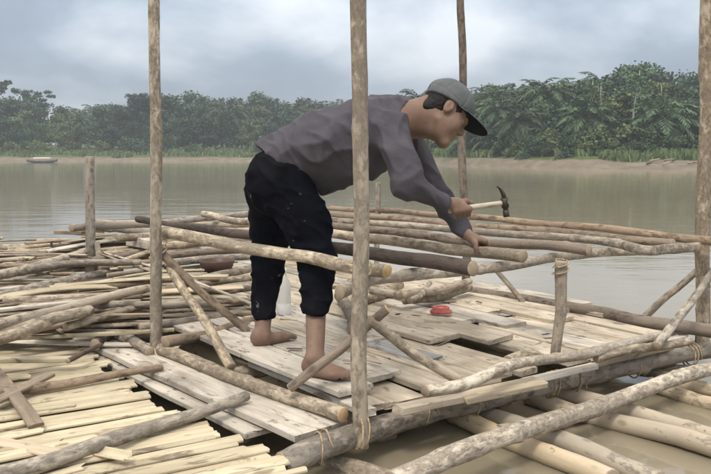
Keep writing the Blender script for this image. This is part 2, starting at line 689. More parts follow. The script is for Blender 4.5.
# ------------------------------------------------------------------ vegetation
LEAF1 = leaf_mat('broad_leaves', (0.028, 0.060, 0.028), (0.070, 0.110, 0.050))
LEAF2 = leaf_mat('dark_leaves', (0.018, 0.044, 0.027), (0.044, 0.082, 0.042))
LEAF3 = leaf_mat('yellowish_leaves', (0.075, 0.105, 0.040), (0.120, 0.155, 0.065))
PALMLEAF = leaf_mat('palm_fronds', (0.036, 0.066, 0.034), (0.078, 0.112, 0.056), 0.7)
TRUNK = plain_mat('tree_bark', (0.085, 0.068, 0.052), 0.9, 0.4, 3)
PALETRUNK = plain_mat('pale_tree_bark', (0.34, 0.31, 0.26), 0.9, 0.35, 3)


class MB:
    def __init__(self):
        self.v, self.f = [], []

    def tube(self, pts, r0, r1, seg=7):
        pts = [Vector(p) for p in pts]
        b = len(self.v)
        n = len(pts)
        for i, p in enumerate(pts):
            t = (pts[min(i + 1, n - 1)] - pts[max(i - 1, 0)]).normalized()
            s = t.orthogonal().normalized()
            q = t.cross(s)
            r = r0 + (r1 - r0) * i / (n - 1)
            for j in range(seg):
                a = 6.2832 * j / seg
                self.v.append(p + (s * math.cos(a) + q * math.sin(a)) * r)
        for i in range(n - 1):
            for j in range(seg):
                k = (j + 1) % seg
                self.f.append((b + i * seg + j, b + i * seg + k, b + (i + 1) * seg + k, b + (i + 1) * seg + j))
        self.f.append(tuple(b + j for j in reversed(range(seg))))
        self.f.append(tuple(b + (n - 1) * seg + j for j in range(seg)))

    def quad(self, a, b, c, d):
        k = len(self.v)
        self.v += [a, b, c, d]
        self.f.append((k, k + 1, k + 2, k + 3))

    def leaf(self, c, size, rng):
        d = Vector((rng.gauss(0, 1), rng.gauss(0, 1), rng.gauss(0, 0.6))).normalized()
        s = d.cross(Vector((rng.gauss(0, 1), rng.gauss(0, 1), rng.gauss(0, 1)))).normalized() * size * 0.36
        d = d * size
        k = len(self.v)
        self.v += [c - d * 0.5, c - d * 0.1 + s, c + d * 0.5, c - d * 0.1 - s]
        self.f.append((k, k + 1, k + 2, k + 3))

    def mesh(self, name, mat, smooth=False):
        me = bpy.data.meshes.new(name)
        me.from_pydata([tuple(v) for v in self.v], [], self.f)
        me.materials.append(mat)
        me.polygons.foreach_set('use_smooth', [smooth] * len(me.polygons))
        me.update()
        return me


def palm_meshes(seed, h, fl, nf=30):
    rng = random.Random(seed)
    t = MB()
    lean = Vector((rng.uniform(-.4, .4), rng.uniform(-.4, .4), 0))
    pts = [lean * (k / 5) ** 2 + Vector((0, 0, -0.4 + (h + 0.4) * k / 5)) for k in range(6)]
    t.tube(pts, 0.34, 0.30, 8)
    top = pts[-1]
    c = MB()
    for i in range(nf):
        az = i * 2.399 + rng.uniform(-.2, .2)
        el = R(82) - R(105) * (i / nf) ** 0.9 + rng.uniform(-.1, .1)
        L = fl * rng.uniform(0.85, 1.1)
        hd = Vector((math.cos(az), math.sin(az), 0))
        p = top.copy()
        sp = []
        ang = el
        for k in range(11):
            sp.append(p.copy())
            p = p + (hd * math.cos(ang) + Vector((0, 0, math.sin(ang)))) * (L / 10)
            ang -= R(9 + 5 * (k / 10))
        c.tube([sp[0], sp[4], sp[7], sp[10]], 0.06, 0.015, 4)
        side = hd.cross(Vector((0, 0, 1)))
        for k in range(2, 26):
            f = k / 26 * 10
            i0 = min(9, int(f))
            q = sp[i0].lerp(sp[i0 + 1], f - i0)
            tg = (sp[i0 + 1] - sp[i0]).normalized()
            ll = fl * 0.24 * math.sin(math.pi * min(1, 0.18 + 0.8 * k / 26)) * rng.uniform(.75, 1.15)
            for s in (-1, 1):
                d = (side * s * 0.85 + tg * 0.6 + Vector((0, 0, rng.uniform(-.5, .15)))).normalized()
                e = q + d * ll
                e.z -= ll * 0.25
                w = tg * 0.075
                mid = q.lerp(e, 0.55) + Vector((0, 0, ll * 0.06))
                c.quad(q - w * .7, mid - w * 1.25, e, mid + w * 1.25)
    return t.mesh('trunk', TRUNK, True), c.mesh('crown', PALMLEAF)


def tree_meshes(seed, h, w, leaf, nleaf, mat, tmat=TRUNK, first=0.16, size=0.46, clumps=32, flat=0.75, r=0.22):
    rng = random.Random(seed)
    t, c = MB(), MB()
    lean = Vector((rng.uniform(-.1, .1) * h, rng.uniform(-.1, .1) * h, 0))
    trunk = [lean * (k / 6) ** 1.5 + Vector((rng.uniform(-.1, .1), rng.uniform(-.1, .1), -0.4 + (h * 0.85 + .4) * k / 6)) for k in range(7)]
    t.tube(trunk, r, r * 0.25, 8)
    cen = []
    for i in range(clumps):
        k = rng.uniform(first, 1.0)
        b = trunk[min(6, int(k * 6))]
        az = i * 2.4 + rng.uniform(-.5, .5)
        prof = math.sin(math.pi * min(1, (k - first) / (1 - first) * 0.8 + 0.2)) ** 0.6
        rad = w * rng.uniform(0.25, 1.0) * prof
        e = b + Vector((math.cos(az) * rad, math.sin(az) * rad, rng.uniform(0.02, 0.16) * h))
        if i % 2 == 0:
            mid = b.lerp(e, 0.5) + Vector((0, 0, -0.03 * h))
            t.tube([b, mid, e], r * 0.34, r * 0.08, 5)
        cen.append((e, rng.uniform(0.55, 1.1)))
    for i in range(nleaf):
        e, q = cen[rng.randrange(len(cen))]
        g = Vector((rng.gauss(0, 1), rng.gauss(0, 1), rng.gauss(0, flat)))
        g = g.normalized() * (rng.random() ** 0.45) * leaf * q
        g.z *= flat
        c.leaf(e + g, size * rng.uniform(.6, 1.3), rng)
    return t.mesh('trunk', tmat, True), c.mesh('crown', mat)


PALMS = [palm_meshes(i, h, fl, nf) for i, (h, fl, nf) in enumerate([(6.0, 4.6, 34), (7.2, 4.3, 30), (3.2, 4.4, 30), (1.0, 3.8, 26)])]
BROAD = [tree_meshes(20, 10, 3.2, 1.7, 3400, LEAF1), tree_meshes(21, 9, 3.8, 1.6, 3400, LEAF2), tree_meshes(22, 11, 3.0, 1.5, 3000, LEAF1),
         tree_meshes(23, 8, 3.2, 1.6, 3200, LEAF2), tree_meshes(28, 9, 3.0, 1.6, 3200, LEAF3)]
SPREAD = [tree_meshes(24, 12.5, 5.0, 1.35, 2600, LEAF2, first=0.74, clumps=18, flat=0.5, r=0.2, size=.36), tree_meshes(25, 12.5, 4.0, 1.2, 2000, LEAF2, first=0.70, clumps=15, flat=0.55, r=0.18, size=.36)]
SLIM = [tree_meshes(26, 13, 1.9, 0.95, 750, LEAF1, PALETRUNK, first=0.62, clumps=15, r=0.21, size=0.34), tree_meshes(27, 12, 1.6, 0.9, 560, LEAF3, PALETRUNK, first=0.6, clumps=13, r=0.19, size=0.34)]
BUSH = [tree_meshes(30, 2.8, 1.7, 0.95, 1500, LEAF1, first=0.1, clumps=16, size=0.3, r=0.06), tree_meshes(31, 2.2, 1.9, 0.85, 1400, LEAF3, first=0.1, clumps=16, size=0.3, r=0.06),
        tree_meshes(32, 3.4, 1.8, 1.0, 1500, LEAF2, first=0.1, clumps=16, size=0.3, r=0.06)]


def where(x, y):
    px = CX + x / y * FPX
    for lim, t in ((30, 'at the far left edge'), (85, 'left of the short grey post'), (125, 'between the two left posts'), (158, 'behind the tall left post'), (195, 'just right of the tall left post'),
                   (235, 'above the grassy clearing left of the person'), (275, 'left of the bent back'), (350, 'above the bent back'), (425, 'right of the nearest post'), (462, 'behind the grey cap'),
                   (500, 'just right of the cap'), (545, 'above the hammer and to its right'), (585, 'left of the slim pale trunks'), (640, 'among the slim pale trunks'), (690, 'left of the right post')):
        if px < lim:
            return t
    return 'behind the right post'


def plant(name, meshes, x, e, sc, label, cat, group, rng, sink=0.0):
    y = shore(x, False) + e
    if group:
        label = label + ', ' + where(x, y)
    o = empty(name, (x, y, ground_z(x, y) - sink), label, cat, group)
    rz = Quaternion((0, 0, 1), rng.uniform(0, 6.28))
    s3 = Vector((sc * rng.uniform(.9, 1.1), sc * rng.uniform(.9, 1.1), sc))
    for me in meshes:
        c = bpy.data.objects.new(me.name, me)
        COL.objects.link(c)
        c.parent = o
        c.rotation_mode = 'QUATERNION'
        c.rotation_quaternion = rz
        c.scale = s3
    return o


def at_px(px, e):
    """x such that the point at inland distance E from the shore is seen at the photo column PX."""
    x = 0
    for _ in range(12):
        x = (px - CX) / FPX * (shore(x, False) + e)
    return x


def forest():
    rng = random.Random(4)
    G = 'trees of the far river bank'
    # skyline: a profile of the tops measured in the photo (column -> row of the tree tops)
    prof = [(-60, 92), (0, 92), (60, 94), (115, 95), (135, 92), (165, 82), (225, 84), (250, 90), (290, 90), (340, 94), (400, 92), (440, 92), (480, 82), (520, 78), (560, 76), (600, 66), (640, 62), (680, 76), (711, 72), (780, 74)]

    def top_row(px):
        for (a, ya), (b, yb) in zip(prof, prof[1:]):
            if a <= px <= b:
                return ya + (yb - ya) * (px - a) / (b - a) - (6 if px > 440 else 1)
        return 85
    HB = [10.6, 9.6, 11.6, 8.6, 9.6]
    for row, (e0, e1, k, lift) in enumerate([(34, 48, 15, 0), (22, 32, 17, 7), (13, 18, 19, 24)]):
        px = -70.0
        while px < 790:
            e = rng.uniform(e0, e1)
            x = at_px(px, e)
            y = shore(x, False) + e
            need = 0.9 + (153 - top_row(px) - lift - rng.uniform(-3, 9)) / FPX * y - ground_z(x, y)
            palmy = 0.1 if px < 250 else (0.4 if px < 420 else (0.6 if px < 575 else 0.25))
            if row == 2 and 420 < px < 575:
                palmy = 0.15
            right = px > 440
            if rng.random() < palmy:
                i = rng.choice([0, 1])
                h = [9.6, 10.8][i]
                lab = (['rearmost', 'middle row', 'front row'][row] + (' oil palm of the right bank' if right else ' oil palm of the left bank'))
                plant('oil_palm', PALMS[i], x, e, min(1.35, max(0.6, need / h)), lab, 'palm', 'oil palms on the right bank' if right else 'oil palms on the left bank', rng)
            else:
                i = rng.choice([0, 1, 2, 3]) if row == 0 else rng.choice([0, 1, 2, 3, 3, 4])
                lab = (['rearmost', 'middle row', 'front row'][row] + (' leafy tree of the right bank' if right else ' leafy tree of the left bank'))
                plant('leafy_tree', BROAD[i], x, e, min(1.5, max(0.45, need / HB[i])), lab, 'tree', 'leafy trees on the right bank' if right else 'leafy trees on the left bank', rng)
            px += k * rng.uniform(.75, 1.25)
    # young palms and bushes in front
    for px in (470, 488, 522, 548, 583, 612, 640, 668, 700, 735, 372, 402, 430):
        e = rng.uniform(9.5, 13)
        plant('young_oil_palm', PALMS[2 if rng.random() < .35 else 3], at_px(px + rng.uniform(-5, 5), e), e, rng.uniform(.72, .95), 'young low oil palm', 'palm', 'young palms above the bank', rng)
    px = -60
    while px < 780:
        right = px > 440
        for e in ([rng.uniform(5.5, 8), rng.uniform(8, 11)] if right else [rng.uniform(8, 13)]):
            if not (195 < px < 262 and e < 11):
                x = at_px(px + rng.uniform(-6, 6), e)
                i = rng.choice([0, 1, 2])
                s = rng.uniform(.35, .6) if right and e < 8.2 else rng.uniform(.6, 1.15)
                plant('bush', BUSH[i], x, e, s, ('small low bush on the bank top' if s < .6 else 'larger bush behind the low ones') if right else 'round bush on the left bank', 'bush',
                      'bushes on the right bank' if right else 'bushes on the left bank', rng, 0.1)
        px += rng.uniform(13, 20) if right else rng.uniform(17, 27)
    # the trees that stand out
    for px, py, i, lab in ((2, 67, 1, 'tall thin tree at the far left edge above the forest'), (34, 79, 0, 'flat crowned tree rising above the left forest beside the thin tree'),
                           (136, 83, 0, 'spreading tree above the left forest just left of the tall post')):
        e = 26
        x = at_px(px, e)
        y = shore(x, False) + e
        need = 0.9 + (153 - py) / FPX * y - ground_z(x, y)
        plant('spreading_tree', SPREAD[i], x, e, need / 13.4, lab, 'tree', None, rng)
    for px, py, i, lab in ((583, 66, 0, 'pale forked trunk tree leftmost of the slim trees on the right bank'), (601, 62, 1, 'slim pale tree in the middle of the slim trees'), (628, 54, 0, 'tallest slim tree of the right bank'),
                           (655, 62, 1, 'slim thin crowned tree just right of the tallest slim tree'), (672, 66, 0, 'slim tree nearest the right post on the right bank')):
        e = 11.8
        x = at_px(px, e)
        y = shore(x, False) + e
        need = 0.9 + (153 - py) / FPX * y - ground_z(x, y)
        plant('slim_tree', SLIM[i], x, e, need / 13.6, lab, 'tree', None, rng)
    for px, py, lab in ((417, 80, 'oil palm rising just behind the grey cap'), (386, 90, 'oil palm showing above the bent back beside the thick post'), (492, 78, 'oil palm first to the right of the cap'), (546, 70, 'tallest oil palm, right of the cap in open sky')):
        e = 24
        x = at_px(px, e)
        y = shore(x, False) + e
        need = 0.9 + (153 - py) / FPX * y - ground_z(x, y)
        plant('oil_palm', PALMS[0], x, e, need / 9.8, lab, 'palm', None, rng)
    # ground cover on the bank
    g = MB()
    for i in range(26000):
        px = rng.uniform(-70, 790)
        e = 2.4 + 13 * rng.random() ** 1.3
        x = at_px(px, e)
        if noise.noise(Vector((x * .22, e * .3, 3))) < .35 - (e - 2.4) * .16:
            continue
        y = shore(x) + e
        z = ground_z(x, y)
        hgt = rng.uniform(.15, .55) * (1.3 if px > 440 else .9)
        a = rng.uniform(0, 6.28)
        d = Vector((math.cos(a), math.sin(a), 0)) * rng.uniform(.06, .16)
        l = Vector((rng.uniform(-.2, .2), rng.uniform(-.2, .2), hgt))
        c = Vector((x, y, z - 0.03))
        g.quad(c - d, c + d, c + d * .4 + l, c - d * .4 + l)
    me = g.mesh('bank_undergrowth', LEAF3)
    o = bpy.data.objects.new('bank_undergrowth', me)
    COL.objects.link(o)
    tag(o, 'low green grass and weeds covering the top of the bank', 'grass', None, 'stuff')


forest()

# ------------------------------------------------------------------ the raft
RAFT = empty('raft', raft(0, 0, -0.25), 'half built wooden raft with a plank deck, tall bare posts and pole rails', 'raft')


def post(base, toppx, r0, r1, mat, lean=0.0, **kw):
    top = D(toppx[0], toppx[1], base.y + lean)
    return log('post', [base, base.lerp(top, 0.5) + Vector((kw.pop('mid', 0), 0, 0)), top], r0, r1, mat, parent=RAFT, bend=0.008, **kw)


POSTC = P(361, 447, -0.17)
POSTL = P(156, 352, -0.10)
POSTR = P(702, 353, -0.17)
POSTB = P(90, 292, -0.10)
log_pale = dict(wob=0.10)
post(POSTC, (358, -30), 0.029, 0.028, BARK, wob=0.10, label='pale barked post nearest the camera')
post(POSTL, (153, -30), 0.031, 0.027, SPOT, wob=0.14, mid=0.01)
post(POSTR, (708, -30), 0.038, 0.034, BARK, wob=0.10)
post(P(466, 302, -0.1), (460, -30), 0.028, 0.024, BROWN, wob=0.12)
post(POSTB, (90, 157), 0.036, 0.033, GREY, wob=0.12, label='short grey post with a flat sawn top')
post(P(378, 300, -0.25), (378, 183), 0.022, 0.020, BARK)
MID = P(555, 359, -0.02)
log('post', [MID, D(561, 262, MID.y)], 0.022, 0.028, GREY, parent=RAFT, wob=0.10, label='short post propping the front rail')

# beams, rails, floats
ZB = -0.13
log('beam', [P(282, 466, ZB), P(345, 437, ZB), P(430, 409, ZB), P(500, 396, ZB), P(600, 374, ZB), P(692, 354, ZB), P(760, 341, ZB)], 0.046, 0.043, GREY, parent=RAFT, wob=0.10, label='thick grey beam under the front edge')
log('beam', [P(425, 391, .035), P(471, 383, .035), P(520, 367, .035), P(572, 356, .035), P(613, 346, .035), P(664, 335, .04)], 0.024, 0.021, PEEL, parent=RAFT, wob=0.2, label='white barked spotted log along the deck edge')
log('beam', [P(596, 358, .0), P(690, 341, .0)], 0.022, 0.02, BARK, parent=RAFT)
log('beam', [P(462, 291, .0), P(500, 296, .0), P(553, 305, .0), P(598, 312, .0), P(642, 321, .0), P(698, 328, .0), P(760, 337, 0)], 0.034, 0.034, BROWN, parent=RAFT, label='brown log along the right edge of the deck')
log('beam', [P(160, 349, -.05), P(250, 380, -.05), P(343, 415, -.05)], 0.029, 0.029, BARK, CUT, parent=RAFT, label='peeled log along the left edge with its sawn end showing')
log('rail', [P(340, 292, .395), P(372, 281, .395), P(414, 276.5, .395), P(471, 269, .395), P(560, 257, .395), P(640, 251, .395)], 0.027, 0.021, PEEL, parent=RAFT, wob=0.16)
log('rail', [D(387, 271.5, 3.01), D(330, 262, 3.27), D(240, 247, 3.68), D(160, 231, 4.08)], 0.027, 0.030, SPOT, CUT, parent=RAFT, wob=0.12, label='pale rail with an orange sawn end beside the nearest post')
log('rail', [POSTB + Vector((-.1, -.05, .47)), raft(2.2, 3.9, .37)], 0.028, 0.026, GREY, parent=RAFT)
for (a, b, r, lab) in (((528, 396), (745, 458), .040, None), ((556, 392), (745, 447), .038, None), ((466, 408), (660, 482), .040, None), ((452, 414), (612, 480), .040, None), ((650, 384), (760, 414), .036, None), ((660, 380), (780, 402), .03, None)):
    log('float_log', [P(*a, -.215), P(*b, -.215)], r, r * .95, BAMBOO, parent=RAFT, wob=0.04, knots=0, nodes=0.32)
for s in (0.25, 0.95, 1.7, 2.2):
    log('float_log', [raft(s, 0.15, -.23), raft(s + .03, 3.7, -.23)], 0.05, 0.05, BAMBOO, parent=RAFT, wob=0.04, knots=0, nodes=0.34)
log('float_log', [P(300, 452, -.24), P(386, 480, -.24)], 0.04, 0.04, SPOT, parent=RAFT)
for t in (0.9, 1.9, 2.9):
    log('joist', [raft(-.1, t, -.10), raft(2.45, t, -.10)], 0.035, 0.035, GREY, parent=RAFT)
log('joist', [P(500, 432, -.2), P(590, 411, -.2)], 0.03, 0.03, BAMBOO, parent=RAFT, knots=0)

# braces
log('brace', [P(290, 388, 0.0), D(387, 309, 2.99)], 0.0192, 0.0182, BROWN, CUT, parent=RAFT, wob=0.10, label='brace leaning across behind the nearest post')
log('brace', [D(370, 320, 2.99), P(458, 380, 0.02)], 0.0208, 0.0198, BARK, parent=RAFT, wob=0.10)
log('brace', [D(158, 250, 4.0), P(248, 331, .0)], 0.0208, 0.0198, BROWN, parent=RAFT, wob=0.12)
log('brace', [D(170, 268, 4.02), P(231, 367, -.03)], 0.0208, 0.0228, BARK, parent=RAFT, wob=0.12, label='pale brace beside the left post')
log('brace', [D(97, 243, 5.7), D(113, 324, 5.3)], 0.0216, 0.0198, BARK, parent=RAFT)
log('brace', [D(103, 262, 5.65), P(152, 304, .02)], 0.0192, 0.0198, BARK, parent=RAFT)
log('brace', [D(105, 268, 5.7), D(160, 247, 5.5)], 0.0192, 0.0167, BARK, parent=RAFT)
log('brace', [P(640, 322, -.02), D(698, 270, 4.36)], 0.0200, 0.0182, GREY, parent=RAFT)
log('brace', [P(656, 346, .03), D(716, 267, 4.2)], 0.0216, 0.0190, SPOT, parent=RAFT, label='white barked brace in front of the right post')
log('brace', [P(523, 302, .0), D(494, 268, 4.9)], 0.0160, 0.0152, GREY, parent=RAFT)

# the deck: broad boards laid away from the front edge, in two overlapping courses
rng = random.Random(11)
s = 0.02
widths = [.06, .07, .19, .16, .15, .16, .12, .16, .2, .06, .15, .13, .14, .12, .13, .14, .12]
i = 0
while s < 2.28:
    w = widths[i % len(widths)]
    i += 1
    if not 1.02 < s + w / 2 < 1.14:
        a, b = rng.uniform(-.03, .06), rng.uniform(.72, .98)
        z = -.045 + rng.uniform(-.006, .006) - (0.02 if s < .2 else 0)
        bar('deck_board', raft(s + w / 2, a, z), raft(s + w / 2 + rng.uniform(-.015, .015), b, z + .005), w, .028, rng.choice([BOARD, BOARD, BOARDW]), bow=rng.uniform(-.004, .006), ragged=.02, parent=RAFT)
    s += w + rng.uniform(.004, .016)
bar('deck_board', raft(.66, .33, -.022), raft(.65, .85, -.022), .15, .012, BOARDB, ragged=.03, parent=RAFT, label='bluish grey worn board')
s = 0.0
widths = [.18, .2, .17, .24, .22, .2, .13, .15, .12, .17, .14, .12, .15, .16]
fronts = [.15, .22, .66, .76, .55, .38, .80, .55, .85, .5, .62, .4, .7, .5]
i = 0
while s < 2.3:
    w = widths[i % len(widths)]
    z = -.008 + (rng.uniform(-.006, .006) if i > 1 else 0)
    bar('deck_board', raft(s + w / 2, fronts[i % len(fronts)] + rng.uniform(-.02, .02), z - .008), raft(s + w / 2 + rng.uniform(-.02, .02), rng.uniform(1.9, 2.15), z + .003), w, .026, rng.choice([BOARD, BOARD, BOARDW]), bow=rng.uniform(-.004, .004), ragged=.02, parent=RAFT)
    s += w + rng.uniform(.006, .02)
    i += 1
s = 0.0
while s < 2.3:
    w = rng.uniform(.12, .2)
    bar('deck_board', raft(s + w / 2, rng.uniform(2.1, 2.2), -.03), raft(s + w / 2, rng.uniform(3.6, 3.75), -.03), w, .026, rng.choice([BOARD, BOARDW, STRIP]), ragged=.02, parent=RAFT)
    s += w + rng.uniform(.006, .03)
for (a, b, w, t, m) in (((398, 410), (470, 395), .07, .03, BOARD), ((462, 398), (540, 382), .09, .025, STRIP), ((440, 395), (500, 383), .05, .03, STRIPD), ((528, 381), (596, 366), .07, .02, BOARDW), ((590, 364), (668, 346), .06, .03, STRIP), ((612, 352), (684, 337), .05, .02, BOARDW)):
    bar('deck_board', P(*a, -.055), P(*b, -.055), w, t, m, roll=rng.uniform(-.15, .15), ragged=.04, parent=RAFT)
log('joist', [P(508, 362, -.06), P(548, 344, -.06)], .03, .03, BARK, parent=RAFT)
# lashings
lashing(POSTC + Vector((0, 0, .06)), U, .05, RAFT, 2, .06, 0.5, 1)
lashing(P(320, 448, ZB), U + Vector((0, 0, .1)), .046, RAFT, 1.2, .05, 0.6, 2)
lashing(P(475, 402, ZB), U, .046, RAFT, 1.2, .07, 0.5, 3)
lashing(P(552, 384, ZB), U, .046, RAFT, 2.2, .05, 0.6, 4)
lashing(P(575, 379, ZB), U, .046, RAFT, 1.2, .09, 0.5, 5)
lashing(P(634, 366, ZB), U, .046, RAFT, 1.2, .10, 0.5, 6)
lashing(POSTR + Vector((0, 0, .05)), (0, 0, 1), .038, RAFT, 2.2, .06, 0.5, 7)
lashing(D(158, 250, 4.0), (0, 0, 1), .036, RAFT, 2.2, 0, 0.6, 8)
lashing(P(546, 392, -.2), V, .041, RAFT, 2.2, .05, 0.5, 9)
lashing(D(361, 270, 2.96), (0, 0, 1), .030, RAFT, 2.5, .05, 0.25, 11)
lashing(D(560.5, 268, MID.y), (0, 0, 1), .028, RAFT, 2.2, .05, 0.2, 13)
lashing(D(703, 246, 4.36), (0, 0, 1), .037, RAFT, 2.5, .07, 0.5, 14)
lashing(D(706, 276, 4.3), (0, 0, 1), .037, RAFT, 1.6, .05, 0.8, 15)
lashing(D(463, 222, 5.4), (0, 0, 1), .028, RAFT, 2.5, 0, 0.5, 16)
lashing(P(690, 355, ZB), U, .044, RAFT, 2.2, .07, 0.5, 17)
lashing(P(425, 410, ZB), U, .046, RAFT, 1.3, .05, 0.5, 18)
lashing(D(96, 256, 5.72), (0, 0, 1), .04, RAFT, 2.5, 0, 0.5, 10)

# loose poles lying on the rails
G = 'loose poles lying on the rails'
ZJ = .452


def joist(pts, r0, r1, mat, label, end=CUTG, **kw):
    return log('pole', [P(x, y, ZJ + dz) for (x, y, dz) in pts], r0 * .84, r1 * .84, mat, end, label=label, cat='pole', group=G, **kw)


joist([(722, 242.5, .0), (630, 232, 0), (560, 224.5, 0), (440, 215, 0), (330, 208, 0)], .028, .024, BROWN, 'brown pole on the rails reaching the right post, farthest back', wob=.12)
joist([(673, 243.5, 0), (560, 233, 0), (471, 225.5, 0), (327, 214, 0)], .026, .024, BROWN, 'straight brown pole on the rails ending a little left of the right post', wob=.12)
joist([(699, 247, 0.0), (668, 249, 0), (645, 250.5, 0), (612, 242.5, 0), (560, 236.5, 0), (471, 231, 0), (322, 219, 0)], .027, .023, BARK, 'crooked pale pole on the rails with a bend near its right end', wob=.14, bend=.004)
joist([(589, 250.5, 0), (520, 244, 0), (452, 238.5, 0), (318, 224, 0)], .030, .026, BROWN, 'reddish brown pole on the rails with a pale sawn end above the short prop', CUTG, wob=.10)
joist([(523, 256.5, 0), (471, 250, 0), (327, 233, 0), (203, 214, 0)], .033, .028, BARK, 'pale pole held down by the left hand', CUTG, wob=.10)
joist([(473, 268.5, .02), (372, 254, .01), (300, 243, 0), (138, 219, 0)], .036, .028, DARK, 'dark brown pole on the rails, its end below the hands', CUTG, wob=.08)
joist([(250, 211, .0), (340, 222, .0)], .026, .026, BROWN, 'short brown pole end showing behind the back of the trousers')

# ------------------------------------------------------------------ gangway board and the slatted floor at the left
bar('gangway_board', P(88, 333, -.09), P(322, 431, -.10), .25, .03, BOARDW, ragged=.03, step=.04, label='wide whitish muddy board beside the left edge of the deck', cat='board')
bar('gangway_board', P(100, 352, -.125), P(262, 432, -.135), .16, .025, BOARDW, ragged=.02, label='narrower whitish board partly under the wide muddy one', cat='board')
SL = 'fresh yellow slats laid as a floor'
EDGE = [P(x, y, -.1) for x, y in ((302, 492), (292, 467), (232, 443), (200, 425), (167, 408), (118, 379), (88, 353), (62, 338))]
ONE = 'first second third fourth fifth sixth seventh eighth ninth'.split()
ORD = ONE + 'tenth eleventh twelfth thirteenth fourteenth fifteenth sixteenth seventeenth eighteenth nineteenth'.split()
for t_, o_ in (('twenty', 'twentieth'), ('thirty', 'thirtieth'), ('forty', 'fortieth'), ('fifty', 'fiftieth'), ('sixty', 'sixtieth')):
    ORD += [o_] + [t_ + '-' + q for q in ONE]
E0, E1 = EDGE[0], EDGE[-1]
ed = (E1 - E0)
ln = ed.length
ed.normalize()
su = Vector((0.85, 0.53, 0)).normalized()


def slat_end(k):
    """The point of the uneven edge that lies K metres along the straight line from E0 to E1."""
    for a, b in zip(EDGE, EDGE[1:]):
        ka, kb = (a - E0).dot(ed), (b - E0).dot(ed)
        if k <= kb or b is EDGE[-1]:
            return a + (b - a) * ((k - ka) / (kb - ka))


k = -0.1
j = 0
while k < ln:
    w = rng.choice([.038, .044, .05, .056, .065]) * rng.uniform(.9, 1.1)
    e = slat_end(k) + su * rng.uniform(-.04, .05)
    z = -.1 + rng.uniform(-.004, .004) + (.006 if j % 4 == 2 else 0)
    e.z = z
    a = e - su * rng.uniform(1.9, 2.3)
    a.z = z + rng.uniform(-.015, .015)
    bar('slat', e, a, w, .012, SLAT, roll=rng.uniform(-.05, .05), bow=rng.uniform(-.003, .004), curl=.003, ragged=.013, label=ORD[j] + ' slat counted from the near edge of the yellow slat floor at the lower left', cat='slat', group=SL)
    k += w * 0.90 + (rng.uniform(.0, .002) if j % 5 else rng.uniform(0, .009))
    j += 1
for j in range(20):                                    # short broken pieces on top
    k = rng.uniform(0.1, ln - .4)
    e = slat_end(k) - su * rng.uniform(.2, .9)
    e.z = -.083 + rng.uniform(0, .008)
    d = (su + ed * rng.uniform(-.12, .2)).normalized()
    bar('slat', e, e - d * rng.uniform(.25, .8), rng.uniform(.025, .05), .010, SLAT, roll=rng.uniform(-.2, .2), curl=.004, ragged=.03, label=['nearest ', 'lower middle ', 'middle ', 'upper ', 'farthest '][min(4, int(k / ln * 5))] + ('flat ' if j % 3 else 'tilted ') + ('wider' if j % 2 else 'thinner') + ' broken yellow slat lying on the slat floor', cat='slat', group='broken slats on the slat floor')
for q in (0.25, 0.95, 1.6):
    a = E0 + ed * -.2 - su * (q + .1)
    b = E0 + ed * (ln + .1) - su * (q + .1)
    log('pole', [a + Vector((0, 0, -.05)), b + Vector((0, 0, -.05))], .035, .035, GREY, label='grey bearer pole under the yellow slat floor', cat='pole', group='bearers under the slat floor')
log('pole', [P(-30, 483, -.045), P(60, 457, -.045), P(150, 426, -.05), P(246, 396, -.055)], .028, .021, SPOT, label='long pale spotted pole lying across the yellow slats', cat='pole', wob=.12)
log('pole', [P(-10, 394, -.06), P(70, 382, -.06), P(162, 367, -.06)], .023, .015, BROWN, label='tapering brown pole along the upper edge of the slat floor', cat='pole')
bar('strip', P(-8, 368, -.05), P(36, 426, -.07), .055, .016, STRIPD, bow=.01, ragged=.015, label='curved grey strip leaning over the left of the slats', cat='strip')
bar('strip', P(-5, 402, -.05), P(50, 375, -.05), .05, .016, STRIPD, label='dark grey strip crossing the curved one', cat='strip')
bar('strip', P(-5, 360, -.03), P(72, 359, -.04), .05, .02, SLAT, label='fresh yellow batten pointing at the thin dark stick', cat='strip')
log('stick', [P(68, 361, -.04), P(101, 345, -.02)], .012, .010, DARK, label='thin dark stick pointing up from the yellow batten', cat='stick')
bar('strip', P(-10, 440, -.075), P(62, 455, -.07), .05, .01, STRIP, roll=.2, label='splintered tan strip across the slats near the lower left corner', cat='strip')
bar('strip', P(98, 452, -.07), P(130, 458, -.07), .05, .008, SLAT, curl=-.01, roll=.25, ragged=.05, label='curled peel of bark below the long spotted pole', cat='strip')

# ------------------------------------------------------------------ pile of timber at the left
PMAT = {BARK: 'pale', GREY: 'grey', BROWN: 'brown', DARK: 'dark'}


def pole_zone(x, y):
    a = 'near the slat floor' if y > 318 else ('halfway up the timber pile' if y > 280 else 'on top of the timber pile')
    b = 'left of the short grey post' if x < 75 else ('beside the short grey post' if x < 120 else ('by the left braces' if x < 190 else 'behind the rail'))
    return a + ', ' + b


